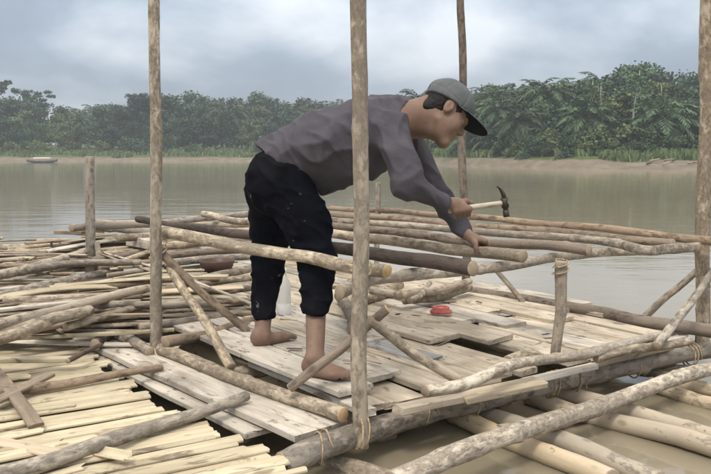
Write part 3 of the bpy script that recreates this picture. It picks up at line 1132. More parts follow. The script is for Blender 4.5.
GP, GS = 'poles in the timber pile', 'strips in the timber pile'
rng = random.Random(23)
for j, (x0, y0, x1, y1, z, r, mt) in enumerate((
        (-20, 280, 100, 246, .20, .035, BARK), (-10, 300, 120, 270, .12, .04, BARK), (22, 270, 140, 262, .2, .032, BARK), (-20, 345, 128, 292, .12, .035, BARK), (-20, 330, 150, 288, .16, .03, GREY),
        (-20, 338, 90, 310, .12, .035, BARK), (60, 310, 160, 295, .06, .03, GREY), (110, 318, 262, 296, .03, .033, BARK), (100, 308, 258, 286, .06, .033, BARK), (140, 328, 262, 308, .015, .03, GREY),
        (120, 300, 255, 277, .1, .03, BARK), (165, 342, 254, 320, .0, .034, BROWN), (70, 262, 200, 250, .17, .03, BROWN), (90, 236, 240, 240, .2, .036, BARK), (100, 228, 180, 238, .24, .034, GREY),
        (170, 288, 256, 268, .12, .032, BARK), (-20, 262, 60, 240, .1, .03, BARK), (30, 330, 150, 312, .03, .03, BROWN), (95, 345, 142, 318, -.05, .035, DARK), (110, 332, 150, 352, -.06, .035, GREY),
        (345, 305, 400, 285, .04, .04, BARK), (350, 282, 400, 296, .1, .03, BARK), (371, 290, 408, 296, .1, .028, BARK), (405, 300, 470, 287, .05, .03, BARK), (410, 301, 430, 283, .1, .02, BARK), (400, 294, 470, 281, .1, .03, GREY), (340, 296, 352, 330, .05, .04, BROWN))):
    mid = ((x0 + x1) / 2 + rng.uniform(-6, 6), (y0 + y1) / 2 + rng.uniform(-1.5, 1.5))
    right = x0 > 330
    log('pole', [P(x0, y0, z), P(*mid, z), P(x1, y1, z)], r * .85, r * rng.uniform(.62, .82), mt, wob=.14,
        label=f'{PMAT[mt]} loose pole end in the jumble behind the nearest post' if right else f'{PMAT[mt]} {"thick" if r > .0335 else "thin"} {"level" if abs(y1 - y0) < 16 else ("slanting" if abs(y1 - y0) < 30 else "steep")} pole ' + pole_zone((x0 + x1) / 2, (y0 + y1) / 2), cat='pole',
        group='pole ends behind the nearest post' if right else GP)
PILE_ADJ = {STRIP: 'tan', STRIPD: 'dark brown', SLAT: 'yellow', BOARDW: 'whitish', BARK: 'pale', GREY: 'grey', BROWN: 'brown'}


def pile_zone(c):
    px = CX + c.x / c.y * FPX
    z = 'near in the pile' if c.y < 4.6 else ('amid the pile' if c.y < 5.6 else 'far in the pile')
    for lim, t in ((25, 'at the far left edge'), (75, 'left of the short grey post'), (110, 'beside the short grey post'), (150, 'between the two left posts'), (185, 'behind the left braces'), (999, 'below the brown bowl')):
        if px < lim:
            return z + ', ' + t


for j in range(285):
    for attempt in range(9):
        # heap: centre line farther back is higher; strips lie mostly across, fanning out
        y = rng.uniform(3.95, 6.8)
        x = rng.uniform(-3.5, -0.95 - max(0, (y - 4.2)) * .30)
        if y < 4.4 and x > -1.6:
            x -= .6
        hgt = .22 * max(0, 1 - ((y - 5.5) / 1.5) ** 2)
        z = -.10 + (.25 + .75 * rng.random() ** .5) * (hgt + .10)
        ang = rng.gauss(R(24), R(16))
        if rng.random() < .10 and y > 4.7:
            ang = rng.uniform(-1.0, -.2)
        L = rng.uniform(.6, 1.4) if rng.random() < .5 else rng.uniform(1.2, 2.3)
        d = Vector((math.cos(ang), math.sin(ang), rng.gauss(0, .025)))
        c = Vector((x, y, z))
        a, b = c - d * L / 2, c + d * L / 2
        over = max((a - raft(0, 0)).dot(U), (b - raft(0, 0)).dot(U)) - (-.05 if y < 4.8 else .75)      # near the camera stop short of the raft's left edge
        if over > 0:
            sh = U * over
            a, b, c = a - sh, b - sh, c - sh
        # leave the foot of the short grey post in view: nothing high may cross in front of it
        ka, kb = a.x + .332 * a.y, b.x + .332 * b.y
        if ka * kb > 0:
            break
        q = a.lerp(b, ka / (ka - kb))
        if q.y > 5.74 or 153 + (.9 - q.z) * FPX / q.y > 284:
            break
    w = rng.uniform(.02, .05)
    mt = rng.choice([STRIP, STRIP, STRIP, STRIPD, SLAT, BOARDW])
    rl = rng.uniform(-.5, .5)
    size = 'long' if L > 1.5 else ('short' if L < .9 else 'medium')
    if rng.random() < .42:
        mt = rng.choice([BARK, GREY, BROWN, BARK])
        log('stick', [a, c + Vector((rng.uniform(-.02, .02), 0, .01)), b], w * .42, w * .30, mt, label=f'{size} {PILE_ADJ[mt]} stick {pile_zone(c)}', cat='stick', group='sticks in the timber pile', seg=9, step=.06)
    else:
        bar('strip', a, b, w, rng.uniform(.008, .018), mt, roll=rl, bow=rng.uniform(-.01, .03), ragged=.02, label=f'{size} {PILE_ADJ[mt]} {"narrow" if w < .033 else "wide"} {"tilted" if abs(rl) > .25 else "flat"} strip {pile_zone(c)}', cat='strip', group=GS)
for x0, y0, x1, y1, z, r, mt, lb in ((92, 222, 252, 226, .30, .026, GREY, 'topmost grey pole at the back of the pile'), (118, 238, 264, 229, .29, .028, BARK, 'pale pole rising to the right at the back of the pile'), (150, 248, 264, 239, .26, .03, BARK, 'pale pole just above the rail at the back of the pile'),
                                     (158, 257, 258, 249, .22, .026, BROWN, 'brown pole just left of the bowl at the back of the pile'), (128, 230, 264, 246, .27, .026, GREY, 'grey pole falling to the right at the back of the pile'), (166, 263, 264, 256, .19, .026, BARK, 'pale pole passing behind the brown bowl')):
    log('pole', [P(x0, y0, z), P((x0 + x1) / 2, (y0 + y1) / 2 + rng.uniform(-1, 1), z), P(x1, y1, z)], r, r * .8, mt, wob=.14, label=lb, cat='pole', group=GP)
for j in range(70):                                    # the part of the pile that lies on the back of the raft
    for attempt in range(9):
        L = rng.uniform(.45, 1.3)
        c = raft(rng.uniform(-.15, .7), rng.uniform(1.75, 3.75), 0)
        tt = (c - raft(0, 0)).dot(V)
        c.z = .01 + rng.random() ** .7 * (.05 + .20 * min(1, max(0, (tt - 1.7) / 1.3)))
        ang = rng.gauss(R(26), R(14))
        d = Vector((math.cos(ang), math.sin(ang), rng.gauss(0, .02)))
        a, b = c - d * L / 2, c + d * L / 2
        over = max((a - raft(0, 0)).dot(U), (b - raft(0, 0)).dot(U)) - (.55 if tt < 2.6 else .95)
        if over > 0:
            a, b, c = a - U * over, b - U * over, c - U * over
        ka, kb = a.x + .332 * a.y, b.x + .332 * b.y
        if ka * kb > 0:
            break
        q = a.lerp(b, ka / (ka - kb))
        if q.y > 5.74 or 153 + (.9 - q.z) * FPX / q.y > 284:
            break
    w = rng.uniform(.02, .05)
    zone = 'behind the left braces' if tt < 2.4 else ('around the brown bowl' if tt < 3.1 else 'behind the brown bowl')
    size = 'long' if L > 1.0 else ('short' if L < .7 else 'medium')
    if rng.random() < .45:
        mt = rng.choice([BARK, GREY, BROWN, BARK, DARK])
        log('stick', [a, c + Vector((rng.uniform(-.02, .02), 0, .008)), b], w * .5, w * .36, mt, label=f'{size} {PMAT[mt]} stick piled on the back of the raft {zone}', cat='stick', group='sticks in the timber pile', seg=9, step=.06)
    else:
        mt = rng.choice([STRIP, STRIP, STRIPD, BOARDW, SLAT])
        rl = rng.uniform(-.4, .4)
        bar('strip', a, b, w * 1.2, rng.uniform(.008, .018), mt, roll=rl, bow=rng.uniform(-.01, .02), ragged=.02, label=f'{size} {PILE_ADJ[mt]} {"tilted" if abs(rl) > .22 else "flat"} strip piled on the back of the raft {zone}', cat='strip', group=GS)
for q in range(7):                                     # pontoon poles under the pile
    a = Vector((-3.9, 4.3 + q * .4, -.22))
    log('pole', [a, a + Vector((2.7 - q * .1, .5, 0))], .05, .05, BAMBOO, label='weathered float pole under the timber pile', cat='pole', group='float poles under the timber pile', knots=0, nodes=.35)
bar('strip', P(-20, 342, .02), P(135, 316, .03), .06, .02, STRIPD, bow=.02, label='long dark strip along the near side of the timber pile', cat='strip')
bar('board', P(-14, 296, .1), P(8, 318, .02), .2, .03, BOARDW, label='short grey board at the left edge of the timber pile', cat='board')
bar('strip', P(57, 232, .22), P(84, 233, .22), .08, .03, STRIPD, label='dark strip end sticking out over the water from the pile', cat='strip')
bar('board', P(78, 230, .2), P(100, 232, .2), .1, .08, STRIPD, label='dark squared block beside the short grey post', cat='board')
bar('board', P(134, 240, .25), P(160, 245, .25), .12, .07, BOARDW, label='whitish squared block on the pile behind the left post', cat='board')
log('stick', [D(51.5, 247, 5.6), D(51.5, 241, 5.6)], .008, .008, DARK, label='tiny dark peg standing on a pale pole of the pile', cat='stick')
for j in range(6):
    a = P(rng.uniform(638, 655), rng.uniform(368, 374), -.2)
    d = Vector((rng.uniform(.1, .2), rng.uniform(-.12, .05), rng.uniform(-.02, .04)))
    log('stick', [a, a + d], .022, .016, rng.choice([BROWN, GREY, BARK]), label='broken wet stick floating under the right corner of the deck', cat='stick', group='wet sticks under the right corner', seg=8)
log('pole', [P(392, 482, -.12), P(471, 453, -.12), P(540, 427, -.12), P(610, 399, -.12), P(680, 377, -.12), P(760, 352, -.12)], .037, .032, PEEL, wob=.16, label='long peeling white pole lying across the floats at the lower right', cat='pole')

crng = random.Random(77)
for j in range(46):
    c = raft(crng.uniform(.05, 2.1), crng.uniform(.2, 1.9), .0)
    c.z = .012 if (c - raft(0, 0)).dot(V) > .8 or (c - raft(0, 0)).dot(U) < .4 else -.026
    a = crng.uniform(0, 6.28)
    d = Vector((math.cos(a), math.sin(a), crng.uniform(-.05, .05))) * crng.uniform(.015, .05)
    bar('wood_chip', c - d, c + d, crng.uniform(.01, .022), .004, crng.choice([STRIPD, STRIP, DARK, SLAT, STRIPD]), roll=crng.uniform(-.4, .4), ragged=.008, label='small wood chip lying on the deck boards', cat='wood chip', group='wood chips on the deck', step=.02)
# nested bowl, bottle, red lid


def lathe(name, prof, mats, loc, seg=32, label=None, cat=None, parent=None, midx=None):
    v, f = [], []
    n = len(prof)
    for (r, z) in prof:
        for j in range(seg):
            a = 6.2832 * j / seg
            v.append((r * math.cos(a), r * math.sin(a), z))
    for i in range(n - 1):
        for j in range(seg):
            k = (j + 1) % seg
            f.append((i * seg + j, i * seg + k, (i + 1) * seg + k, (i + 1) * seg + j))
    mi = []
    for i in range(n - 1):
        mi += [midx[i] if midx else 0] * seg
    o = link(name, v, f, mats, loc, None, parent, mi)
    return tag(o, label, cat)


CLAY = plain_mat('brown_plastic', (0.075, 0.045, 0.035), 0.45, 0.2, 15)
lathe('bowl', [(0.0, 0.006), (.06, .004), (.075, .0), (.095, .04), (.108, .07), (.114, .075), (.118, .072), (.104, .03), (.085, -.008), (0.0, -.01)][::-1], CLAY, P(217, 271, .13), label='dark brown round bowl on the timber pile behind the rail', cat='bowl')
RED = plain_mat('red_plastic', (0.36, 0.085, 0.07), 0.5, 0.2, 30)
WHITE = plain_mat('white_plastic', (0.72, 0.66, 0.6), 0.5, 0.15, 40)
tub = lathe('tape_reel', [(0.0, .012), (.026, .012), (.030, .036), (.040, .040), (.047, .034), (.047, .022), (.060, .018), (.062, .006), (.055, 0), (0, 0)][::-1], [RED, WHITE], P(441, 313.5, .01), label='small round red and white reel lying on the deck boards', cat='reel', midx=[0, 0, 0, 0, 0, 0, 0, 1, 1][::-1])
lathe('core', [(0.0, .030), (.02, .030), (.024, .026), (.024, .012)][::-1], WHITE, tub.location + Vector((0, 0, 0)), parent=tub)
gm, nt, bs = new_mat('clear_plastic')
bs.inputs['Base Color'].default_value = (.9, .92, .92, 1)
bs.inputs['Transmission Weight'].default_value = 0.6
bs.inputs['Roughness'].default_value = 0.3
bs.inputs['IOR'].default_value = 1.25
bl = P(284, 314, 0)
bot = lathe('bottle', [(0.0, .0), (.036, .0), (.040, .01), (.040, .06), (.037, .065), (.040, .07), (.040, .15), (.034, .185), (.016, .215), (.014, .235)], gm, bl, label='clear plastic bottle standing on the deck between the legs', cat='bottle')
lathe('cap', [(.016, .232), (.0165, .252), (.012, .256), (0, .256)], WHITE, bl, parent=bot)

# far boat and things on the bank
HULL = plain_mat('dull_boat_paint', (0.16, 0.16, 0.16), 0.6, 0.3, 3)


def hull(x, y, L, W, H):
    v, f = [], []
    n = 12
    for i in range(n + 1):
        t = i / n * 2 - 1
        w = W / 2 * (1 - abs(t) ** 3 * .85)
        rise = H * .5 * abs(t) ** 2.5
        for (a, b) in ((-1, 1), (-.75, .25), (0, 0), (.75, .25), (1, 1), (.85, 1), (0, .3), (-.85, 1)):
            v.append((t * L / 2, a * w, b * H + rise))
    for i in range(n):
        for j in range(8):
            k = (j + 1) % 8
            f.append((i * 8 + j, i * 8 + k, (i + 1) * 8 + k, (i + 1) * 8 + j))
    f.append(tuple(range(8)))
    f.append(tuple(n * 8 + j for j in reversed(range(8))))
    o = link('boat', v, f, HULL, (x, y, WATER - .06), Quaternion((0, 0, 1), R(8)))
    tag(o, 'small dark open boat moored at the far left bank', 'boat')
    return o


bp = P(42, 159.6, WATER)
bp = D(42, 160, 97)
bo = hull(bp.x, 97, 3.6, 1.1, .38)
bar('canopy', (-.9, 0, .62), (1.0, 0, .62), .9, .05, WHITE, curl=.05)
cp = COL.objects[-1]
cp.parent = bo
for j in range(7):
    px = 640 + j * 9 + rng.uniform(-3, 3)
    x = at_px(px, 1.5)
    y = shore(x) + rng.uniform(.6, 2.5)
    a = Vector((x, y, ground_z(x, y) + .12))
    log('driftwood', [a, a + Vector((rng.uniform(.3, .8), rng.uniform(-.3, .3), rng.uniform(0, .2)))], .08, .05, rng.choice([BARK, DARK]), label='driftwood stranded at the waterline of the right bank', cat='driftwood', group='driftwood on the right bank', seg=8, step=.2)
#PERSON#

# ------------------------------------------------------------------ the person (a signed distance field turned into one surface)
class Field:
    def __init__(self, lo, hi, h):
        self.lo, self.h = np.array(lo, float), h
        self.n = np.ceil((np.array(hi) - lo) / h).astype(int) + 1
        self.F = np.full(self.n, 0.5, np.float32)

    def sub(self, lo, hi, pad):
        a = np.clip(np.floor((np.array(lo) - pad - self.lo) / self.h).astype(int), 0, self.n)
        b = np.clip(np.ceil((np.array(hi) + pad - self.lo) / self.h).astype(int) + 1, 0, self.n)
        ax = [(self.lo[i] + np.arange(a[i], b[i]) * self.h).astype(np.float32) for i in range(3)]
        X, Y, Z = np.meshgrid(*ax, indexing='ij')
        return (slice(a[0], b[0]), slice(a[1], b[1]), slice(a[2], b[2])), np.stack((X, Y, Z), -1)

    def put(self, sl, d, k, op='add'):
        F = self.F[sl]
        if op == 'sub':
            d = -d
            h = np.clip(0.5 - 0.5 * (F - d) / k, 0, 1)
            self.F[sl] = F + (d - F) * h + k * h * (1 - h)
        else:
            h = np.clip(0.5 + 0.5 * (F - d) / k, 0, 1)
            self.F[sl] = F + (d - F) * h - k * h * (1 - h)

    def cap(self, a, b, ra, rb, k=0.02, op='add'):
        a, b = np.array(a, float), np.array(b, float)
        r = max(ra, rb)
        sl, p = self.sub(np.minimum(a, b) - r, np.maximum(a, b) + r, k + 0.03)
        ab = b - a
        t = np.clip(((p - a) @ ab) / max(ab @ ab, 1e-9), 0, 1)
        d = np.linalg.norm(p - a - t[..., None] * ab, axis=-1) - (ra + (rb - ra) * t)
        self.put(sl, d.astype(np.float32), k, op)

    def ell(self, c, r, rot=None, k=0.02, op='add'):
        """Ellipsoid; the columns of ROT are its axes in the world."""
        c, r = np.array(c, float), np.array(r, float)
        m = max(r)
        sl, p = self.sub(c - m, c + m, k + 0.03)
        q = p - c
        if rot is not None:
            q = q @ np.array(rot)
        k0 = np.linalg.norm(q / r, axis=-1)
        k1 = np.linalg.norm(q / (r * r), axis=-1) + 1e-9
        self.put(sl, (k0 * (k0 - 1) / k1).astype(np.float32), k, op)

    def keep(self, p0, n):
        """Cut away the side of the plane that N points to."""
        sl, p = self.sub(self.lo, self.lo + self.n * self.h, 0)
        d = (p - np.array(p0)) @ np.array(n)
        self.F[sl] = np.maximum(self.F[sl], d.astype(np.float32))

    def nets(self):
        F = self.F
        s = F < 0
        n = np.array(F.shape)
        c = [(i, j, k) for i in (0, 1) for j in (0, 1) for k in (0, 1)]
        acc = np.zeros(n - 1, np.int8)
        for (i, j, k) in c:
            acc += s[i:n[0] - 1 + i, j:n[1] - 1 + j, k:n[2] - 1 + k]
        cells = np.argwhere((acc > 0) & (acc < 8))
        idx = np.full(n - 1, -1, np.int32)
        idx[tuple(cells.T)] = np.arange(len(cells))
        pos = np.zeros((len(cells), 3))
        cnt = np.zeros(len(cells))
        val = {q: F[tuple((cells + q).T)] for q in c}
        for a in c:
            for ax in range(3):
                if a[ax] == 0:
                    b = list(a)
                    b[ax] = 1
                    b = tuple(b)
                    va, vb = val[a], val[b]
                    m = (va < 0) != (vb < 0)
                    t = np.where(m, va / np.where(m, va - vb, 1), 0)
                    q = np.array(a, float) + np.outer(t, np.eye(3)[ax])
                    pos[m] += q[m]
                    cnt[m] += 1
        verts = self.lo + (cells + pos / cnt[:, None]) * self.h
        faces = []
        for ax in range(3):
            o1, o2 = [(1, 2), (2, 0), (0, 1)][ax]
            A = [slice(1, -1)] * 3
            B = [slice(1, -1)] * 3
            A[ax], B[ax] = slice(0, -1), slice(1, None)
            sa, sb = s[tuple(A)], s[tuple(B)]
            e = np.argwhere(sa != sb)
            if not len(e):
                continue
            flip = sa[tuple(e.T)]
            base = e.copy()
            base[:, o1] += 1
            base[:, o2] += 1
            quad = []
            for d1, d2 in ((-1, -1), (0, -1), (0, 0), (-1, 0)):
                q = base.copy()
                q[:, o1] += d1
                q[:, o2] += d2
                quad.append(idx[tuple(q.T)])
            quad = np.stack(quad, 1)
            quad[~flip] = quad[~flip][:, ::-1]
            faces.append(quad)
        return verts, np.concatenate(faces)


def sdf_mesh(name, field, mat, origin, parent=None, wrinkle=None, relax=2):
    v, f = field.nets()
    for _ in range(relax):                              # even out the lattice steps
        s = np.zeros_like(v)
        n = np.zeros(len(v))
        for a, b in ((0, 1), (1, 2), (2, 3), (3, 0)):
            np.add.at(s, f[:, a], v[f[:, b]])
            np.add.at(s, f[:, b], v[f[:, a]])
            np.add.at(n, f[:, a], 1)
            np.add.at(n, f[:, b], 1)
        v = v + 0.5 * (s / n[:, None] - v)
    if wrinkle:
        fn = np.cross(v[f[:, 2]] - v[f[:, 0]], v[f[:, 3]] - v[f[:, 1]])
        nr = np.zeros_like(v)
        for a in range(4):
            np.add.at(nr, f[:, a], fn)
        nr /= np.linalg.norm(nr, axis=1)[:, None] + 1e-12
        v = v + nr * np.array([wrinkle(Vector(p)) for p in v])[:, None]
        if len(v) > 12000:                               # cloth: soften the fold lines once
            s = np.zeros_like(v)
            n = np.zeros(len(v))
            for a, b in ((0, 1), (1, 2), (2, 3), (3, 0)):
                np.add.at(s, f[:, a], v[f[:, b]])
                np.add.at(s, f[:, b], v[f[:, a]])
                np.add.at(n, f[:, a], 1)
                np.add.at(n, f[:, b], 1)
            v = v + 0.6 * (s / n[:, None] - v)
    me = bpy.data.meshes.new(name)
    me.from_pydata((v - np.array(origin)).tolist(), [], f.tolist())
    me.materials.append(mat)
    me.polygons.foreach_set('use_smooth', [True] * len(me.polygons))
    me.update()
    o = bpy.data.objects.new(name, me)
    COL.objects.link(o)
    if parent:
        o.parent = parent
    else:
        o.location = origin
    return o


def build_person():
    SKIN = plain_mat('skin', (0.205, 0.132, 0.096), 0.6, 0.16, 22, 0.3)
    SHIRT = plain_mat('faded_purple_cotton', (0.080, 0.075, 0.088), 0.92, 0.16, 7, 0.1)
    PANTS = plain_mat('black_cloth', (0.0040, 0.0044, 0.0075), 0.95, 0.4, 12, 0.05)
    nt = SKIN.node_tree                                 # uneven tan, stubble shade and grime
    bs = nt.nodes['Principled BSDF']
    src = bs.inputs['Base Color'].links[0].from_socket
    c = mixc(nt, ramp(nt, tex(nt, coords(nt, rnd=False), 7, 4, 0.6), [(0.45, 0.0), (0.7, 0.6)]), src, (0.155, 0.088, 0.062))
    c = mixc(nt, ramp(nt, tex(nt, coords(nt, rnd=False), 45, 4, 0.7), [(0.55, 0.0), (0.72, 0.45)]), c, (0.11, 0.075, 0.055))
    nt.links.new(c, bs.inputs['Base Color'])
    bump(nt, bs, tex(nt, coords(nt, rnd=False), 160, 3, 0.6), 0.25, 0.002)
    nt = PANTS.node_tree                                # pale frayed marks and dust on the black cloth
    bs = nt.nodes['Principled BSDF']
    src = bs.inputs['Base Color'].links[0].from_socket
    fr = tex(nt, coords(nt, (1, 1, 1.8), rnd=False), 13, 5, 0.7, 0.4)
    du = tex(nt, coords(nt, rnd=False), 4, 4, 0.6)
    c = mixc(nt, ramp(nt, du, [(0.5, 0.0), (0.75, 0.5)]), src, (0.022, 0.021, 0.022))
    nt.links.new(mixc(nt, ramp(nt, fr, [(0.655, 0.0), (0.70, 0.7)]), c, (0.20, 0.19, 0.19)), bs.inputs['Base Color'])
    bump(nt, bs, tex(nt, coords(nt, rnd=False), 40, 4, 0.7), 0.4, 0.006)
    nt = SHIRT.node_tree
    bs = nt.nodes['Principled BSDF']
    src = bs.inputs['Base Color'].links[0].from_socket
    st = tex(nt, coords(nt, rnd=False), 3.2, 5, 0.6, 0.5)
    nt.links.new(mixc(nt, ramp(nt, st, [(0.45, 0.0), (0.7, 0.55)]), src, (0.052, 0.048, 0.058)), bs.inputs['Base Color'])
    bump(nt, bs, tex(nt, coords(nt, (1, .6, 1.4), rnd=False), 26, 5, 0.7, 0.6), 0.45, 0.008)
    CAPM = plain_mat('grey_green_cap_cloth', (0.108, 0.118, 0.121), 0.9, 0.15, 12, 0.1)
    BRIMM = plain_mat('black_brim', (0.012, 0.013, 0.018), 0.85, 0.2, 12, 0.1)
    HAIR = plain_mat('black_hair', (0.006, 0.005, 0.005), 0.7, 0.3, 60, 0.3, bumpd=0.003)
    EYE = plain_mat('dark_eye', (0.02, 0.014, 0.012), 0.2, 0.1, 10)
    A = lambda p: np.array(tuple(p), float)
    # joints: (photo column, row, distance)
    J = dict(
        pel=(282, 168, 3.67), hipR=(296, 186, 3.57), hipL=(279, 184, 3.78), kneeR=(317, 258, 3.46), kneeL=(268, 262, 3.87), ankR=(315, 358, 3.175), ankL=(262, 335, 3.70),
        waist=(308, 150, 3.66), chest=(360, 131, 3.62), neck=(403, 115, 3.60), shR=(392, 129, 3.44), shL=(401, 126, 3.79),
        elR=(407, 184, 3.32), wrR=(444, 203, 3.43), elL=(431, 184, 3.84), wrL=(466, 234, 3.73))
    J = {k: A(D(*v)) for k, v in J.items()}
    org = A(P(290, 372, 0.0))
    org[2] = 0
    lo = (org[0] - .45, 3.02, -.06)
    hi = (.62, 4.12, 1.36)
    # ---- head frame
    f = np.array((.775, -.02, -.632))
    f /= np.linalg.norm(f)
    s = np.array((0, -1.0, 0)) - f * (-f[1])
    s /= np.linalg.norm(s)
    u = np.cross(f, s)
    if u[2] < 0:
        u = -u
    roll = R(19)                                        # the head leans a little away from the camera
    s, u = s * math.cos(roll) + u * math.sin(roll), u * math.cos(roll) - s * math.sin(roll)
    HR = np.stack((f, s, u), 1)
    HC = A(D(445, 113, 3.52))
    HS = 1.04
    H = lambda a, b, c: HC + HR @ (np.array((a, b, c)) * HS)

    B = Field(lo, hi, 0.0045)
    # trunk and limbs under the clothes
    B.cap(J['pel'], J['waist'], .10, .10, .04)
    B.cap(J['waist'], J['chest'], .10, .12, .05)
    B.cap(J['chest'], J['neck'] - (.02, 0, .02), .11, .07, .04)
    B.cap(J['shR'], J['shL'], .06, .06, .04)
    for q in 'RL':
        B.cap(J['hip' + q], J['knee' + q], .080, .055, .04)
        kn, an = J['knee' + q], J['ank' + q]
        ct = kn + (an - kn) * .35
        B.cap(kn, ct, .046, .046, .02)
        B.cap(ct, an, .046, .036, .02)
        B.cap(J['sh' + q], J['el' + q], .050, .040, .03)
        B.cap(J['el' + q], J['wr' + q], .040, .026, .03)
    # neck and head
    B.cap(J['neck'] - (.03, 0, .03), H(-.035, 0, -.045), .064, .058, .025)
    B.cap(J['neck'] + (-.005, 0, -.05), H(.015, 0, -.075), .055, .046, .03)
    B.cap(J['neck'] + (-.04, 0, -.005), H(-.065, 0, -.01), .050, .046, .03)
    B.ell(H(-.012, 0, .035), np.array((.098, .076, .090)) * HS, HR, .02)
    B.ell(H(.030, 0, -.040), np.array((.062, .058, .078)) * HS, HR, .03)
    B.cap(H(-.005, .050, -.06), H(.070, .014, -.108), .016, .016, .025)
    B.cap(H(-.005, -.050, -.06), H(.070, -.014, -.108), .016, .016, .025)
    B.ell(H(.072, 0, -.104), np.array((.018, .022, .017)) * HS, HR, .03)
    B.cap(H(.082, .030, .028), H(.088, -.0, .024), .012, .012, .015)
    B.cap(H(.082, -.030, .028), H(.088, .0, .024), .012, .012, .015)
    B.ell(H(.094, .032, .004), (.016, .017, .012), HR, .012, 'sub')
    B.ell(H(.094, -.032, .004), (.016, .017, .012), HR, .012, 'sub')
    B.cap(H(.086, 0, .012), H(.106, 0, -.026), .009, .013, .010)
    for q in (-1, 1):
        B.ell(H(.096, q * .012, -.032), (.010, .008, .007), HR, .006)
        B.ell(H(.076, q * .034, .003), (.013, .014, .010), HR, .004)
        B.ell(H(.052, q * .043, -.03), (.028, .018, .026), HR, .035)
        # ear
        B.ell(H(-.008, q * .078, -.002), (.021, .009, .033), HR, .006)
        B.ell(H(-.003, q * .090, .003), (.013, .0085, .021), HR, .004, 'sub')
        B.ell(H(.008, q * .079, -.004), (.006, .006, .009), HR, .004)
    B.cap(H(.088, .018, -.062), H(.092, 0, -.060), .006, .0075, .006)
    B.cap(H(.088, -.018, -.062), H(.092, 0, -.060), .006, .0075, .006)
    B.cap(H(.086, .015, -.075), H(.090, -.0, -.075), .006, .0085, .006)
    B.cap(H(.086, -.015, -.075), H(.090, .0, -.075), .006, .0085, .006)
    # feet: toes to the right and a little towards the camera
    for q, heel, toe in (('R', (304, 375, -.02), (351, 383, -.02)), ('L', (254, 348, -.02), (281, 342.5, -.02))):
        an = J['ank' + q]
        h0, t0 = A(P(*heel)), A(P(*toe))
        d = t0 - h0
        d[2] = 0
        L = .225
        d /= np.linalg.norm(d)
        h0 = np.array((an[0], an[1], 0)) - d * .045
        h0[2] = .004
        sd = np.array((d[1], -d[0], 0)) * (1 if q == 'R' else -1)    # outer side of the foot
        B.cap(an, h0 + d * .02 + (0, 0, .045), .034, .030, .02)
        B.ell(h0 + d * .018 + (0, 0, .027), (.033, .029, .03), np.stack((d, np.cross((0, 0, 1), d), (0, 0, 1)), 1), .02)
        B.cap(an + d * .01 - (0, 0, .03), h0 + d * .15 + (0, 0, .022) - sd * .008, .032, .022, .03)
        B.cap(h0 + d * .05 + (0, 0, .018) + sd * .012, h0 + d * .155 + (0, 0, .014) + sd * .024, .020, .017, .025)
        B.cap(h0 + d * .06 + (0, 0, .022) - sd * .012, h0 + d * .165 + (0, 0, .016) - sd * .024, .020, .018, .025)
        B.ell(an + np.cross((0, 0, 1), d) * .03, (.012, .012, .014), None, .012)
        B.ell(an - np.cross((0, 0, 1), d) * .03, (.012, .012, .014), None, .012)
        for i, (off, ln, r) in enumerate(((-.032, .052, .0125), (-.013, .052, .0095), (.003, .046, .009), (.018, .038, .0085), (.031, .028, .008))):
            b0 = h0 + d * (.165 - .006 * i) + sd * off + (0, 0, .018)
            B.cap(b0, b0 + d * ln * .6 + (0, 0, .002), r, r, .005)
            B.cap(b0 + d * ln * .6 + (0, 0, .002), b0 + d * ln - (0, 0, .007), r, r * .95, .004)
    # ---- right hand closed on the hammer handle
    HA, HB_ = A(D(452, 210, 3.47)), A(D(503, 203, 3.47))
    ax = (HB_ - HA) / np.linalg.norm(HB_ - HA)
    e1 = np.array((0, -1.0, 0))                         # towards the camera
    e1 -= ax * (e1 @ ax)
    e1 /= np.linalg.norm(e1)
    e2 = np.cross(ax, e1)
    e2 = e2 if e2[2] > 0 else -e2                       # upwards
    G = HA + ax * .036
    ring = lambda a, r, off: G + ax * off + (e1 * math.cos(a) + e2 * math.sin(a)) * r
    wr = J['wrR']
    B.cap(wr, ring(R(55), .034, -.02), .026, .024, .02)
    for i, off in enumerate((.032, .011, -.010, -.030)):
        kn = ring(R(-5), .034, off + .004)
        B.cap(wr * .35 + ring(R(60), .03, off * .7) * .65, kn, .018, .0125, .014)
        B.ell(kn, (.0125, .0125, .0125), None, .008)
        r = (.0098, .0102, .0097, .0085)[i]
        pip = ring(R(-75), .031, off + .001)
        dip = ring(R(-150), .026, off)
        tip = ring(R(-200), .025, off)
        B.cap(kn, pip, r * 1.1, r, .004)
        B.cap(pip, dip, r, r * .93, .003)
        B.cap(dip, tip, r * .93, r * .85, .003)
    B.cap(ring(R(60), .030, -.005), ring(R(95), .030, .030), .017, .0135, .012)
    B.cap(ring(R(95), .030, .030), ring(R(140), .027, .052), .0125, .011, .004)
    B.cap(ring(R(140), .027, .052), ring(R(180), .025, .058), .011, .0095, .003)
    # ---- left hand over the pole: fingers over its far side, thumb down the near side
    a0, a1 = A(P(203, 214, ZJ)), A(P(523, 256.5, ZJ))
    lx = (a1 - a0) / np.linalg.norm(a1 - a0)
    m0 = A(P(476, 250.5, ZJ))
    PR = .033
    away = np.array((0, 1.0, 0)) - lx * lx[1]
    away /= np.linalg.norm(away)
    up = np.cross(lx, away)
    up = up if up[2] > 0 else -up
    rg = lambda a, r, off: m0 + lx * off + (-away * math.cos(a) + up * math.sin(a)) * r
    wr = J['wrL']
    B.cap(wr, rg(R(80), PR + .024, -.02), .025, .022, .02)
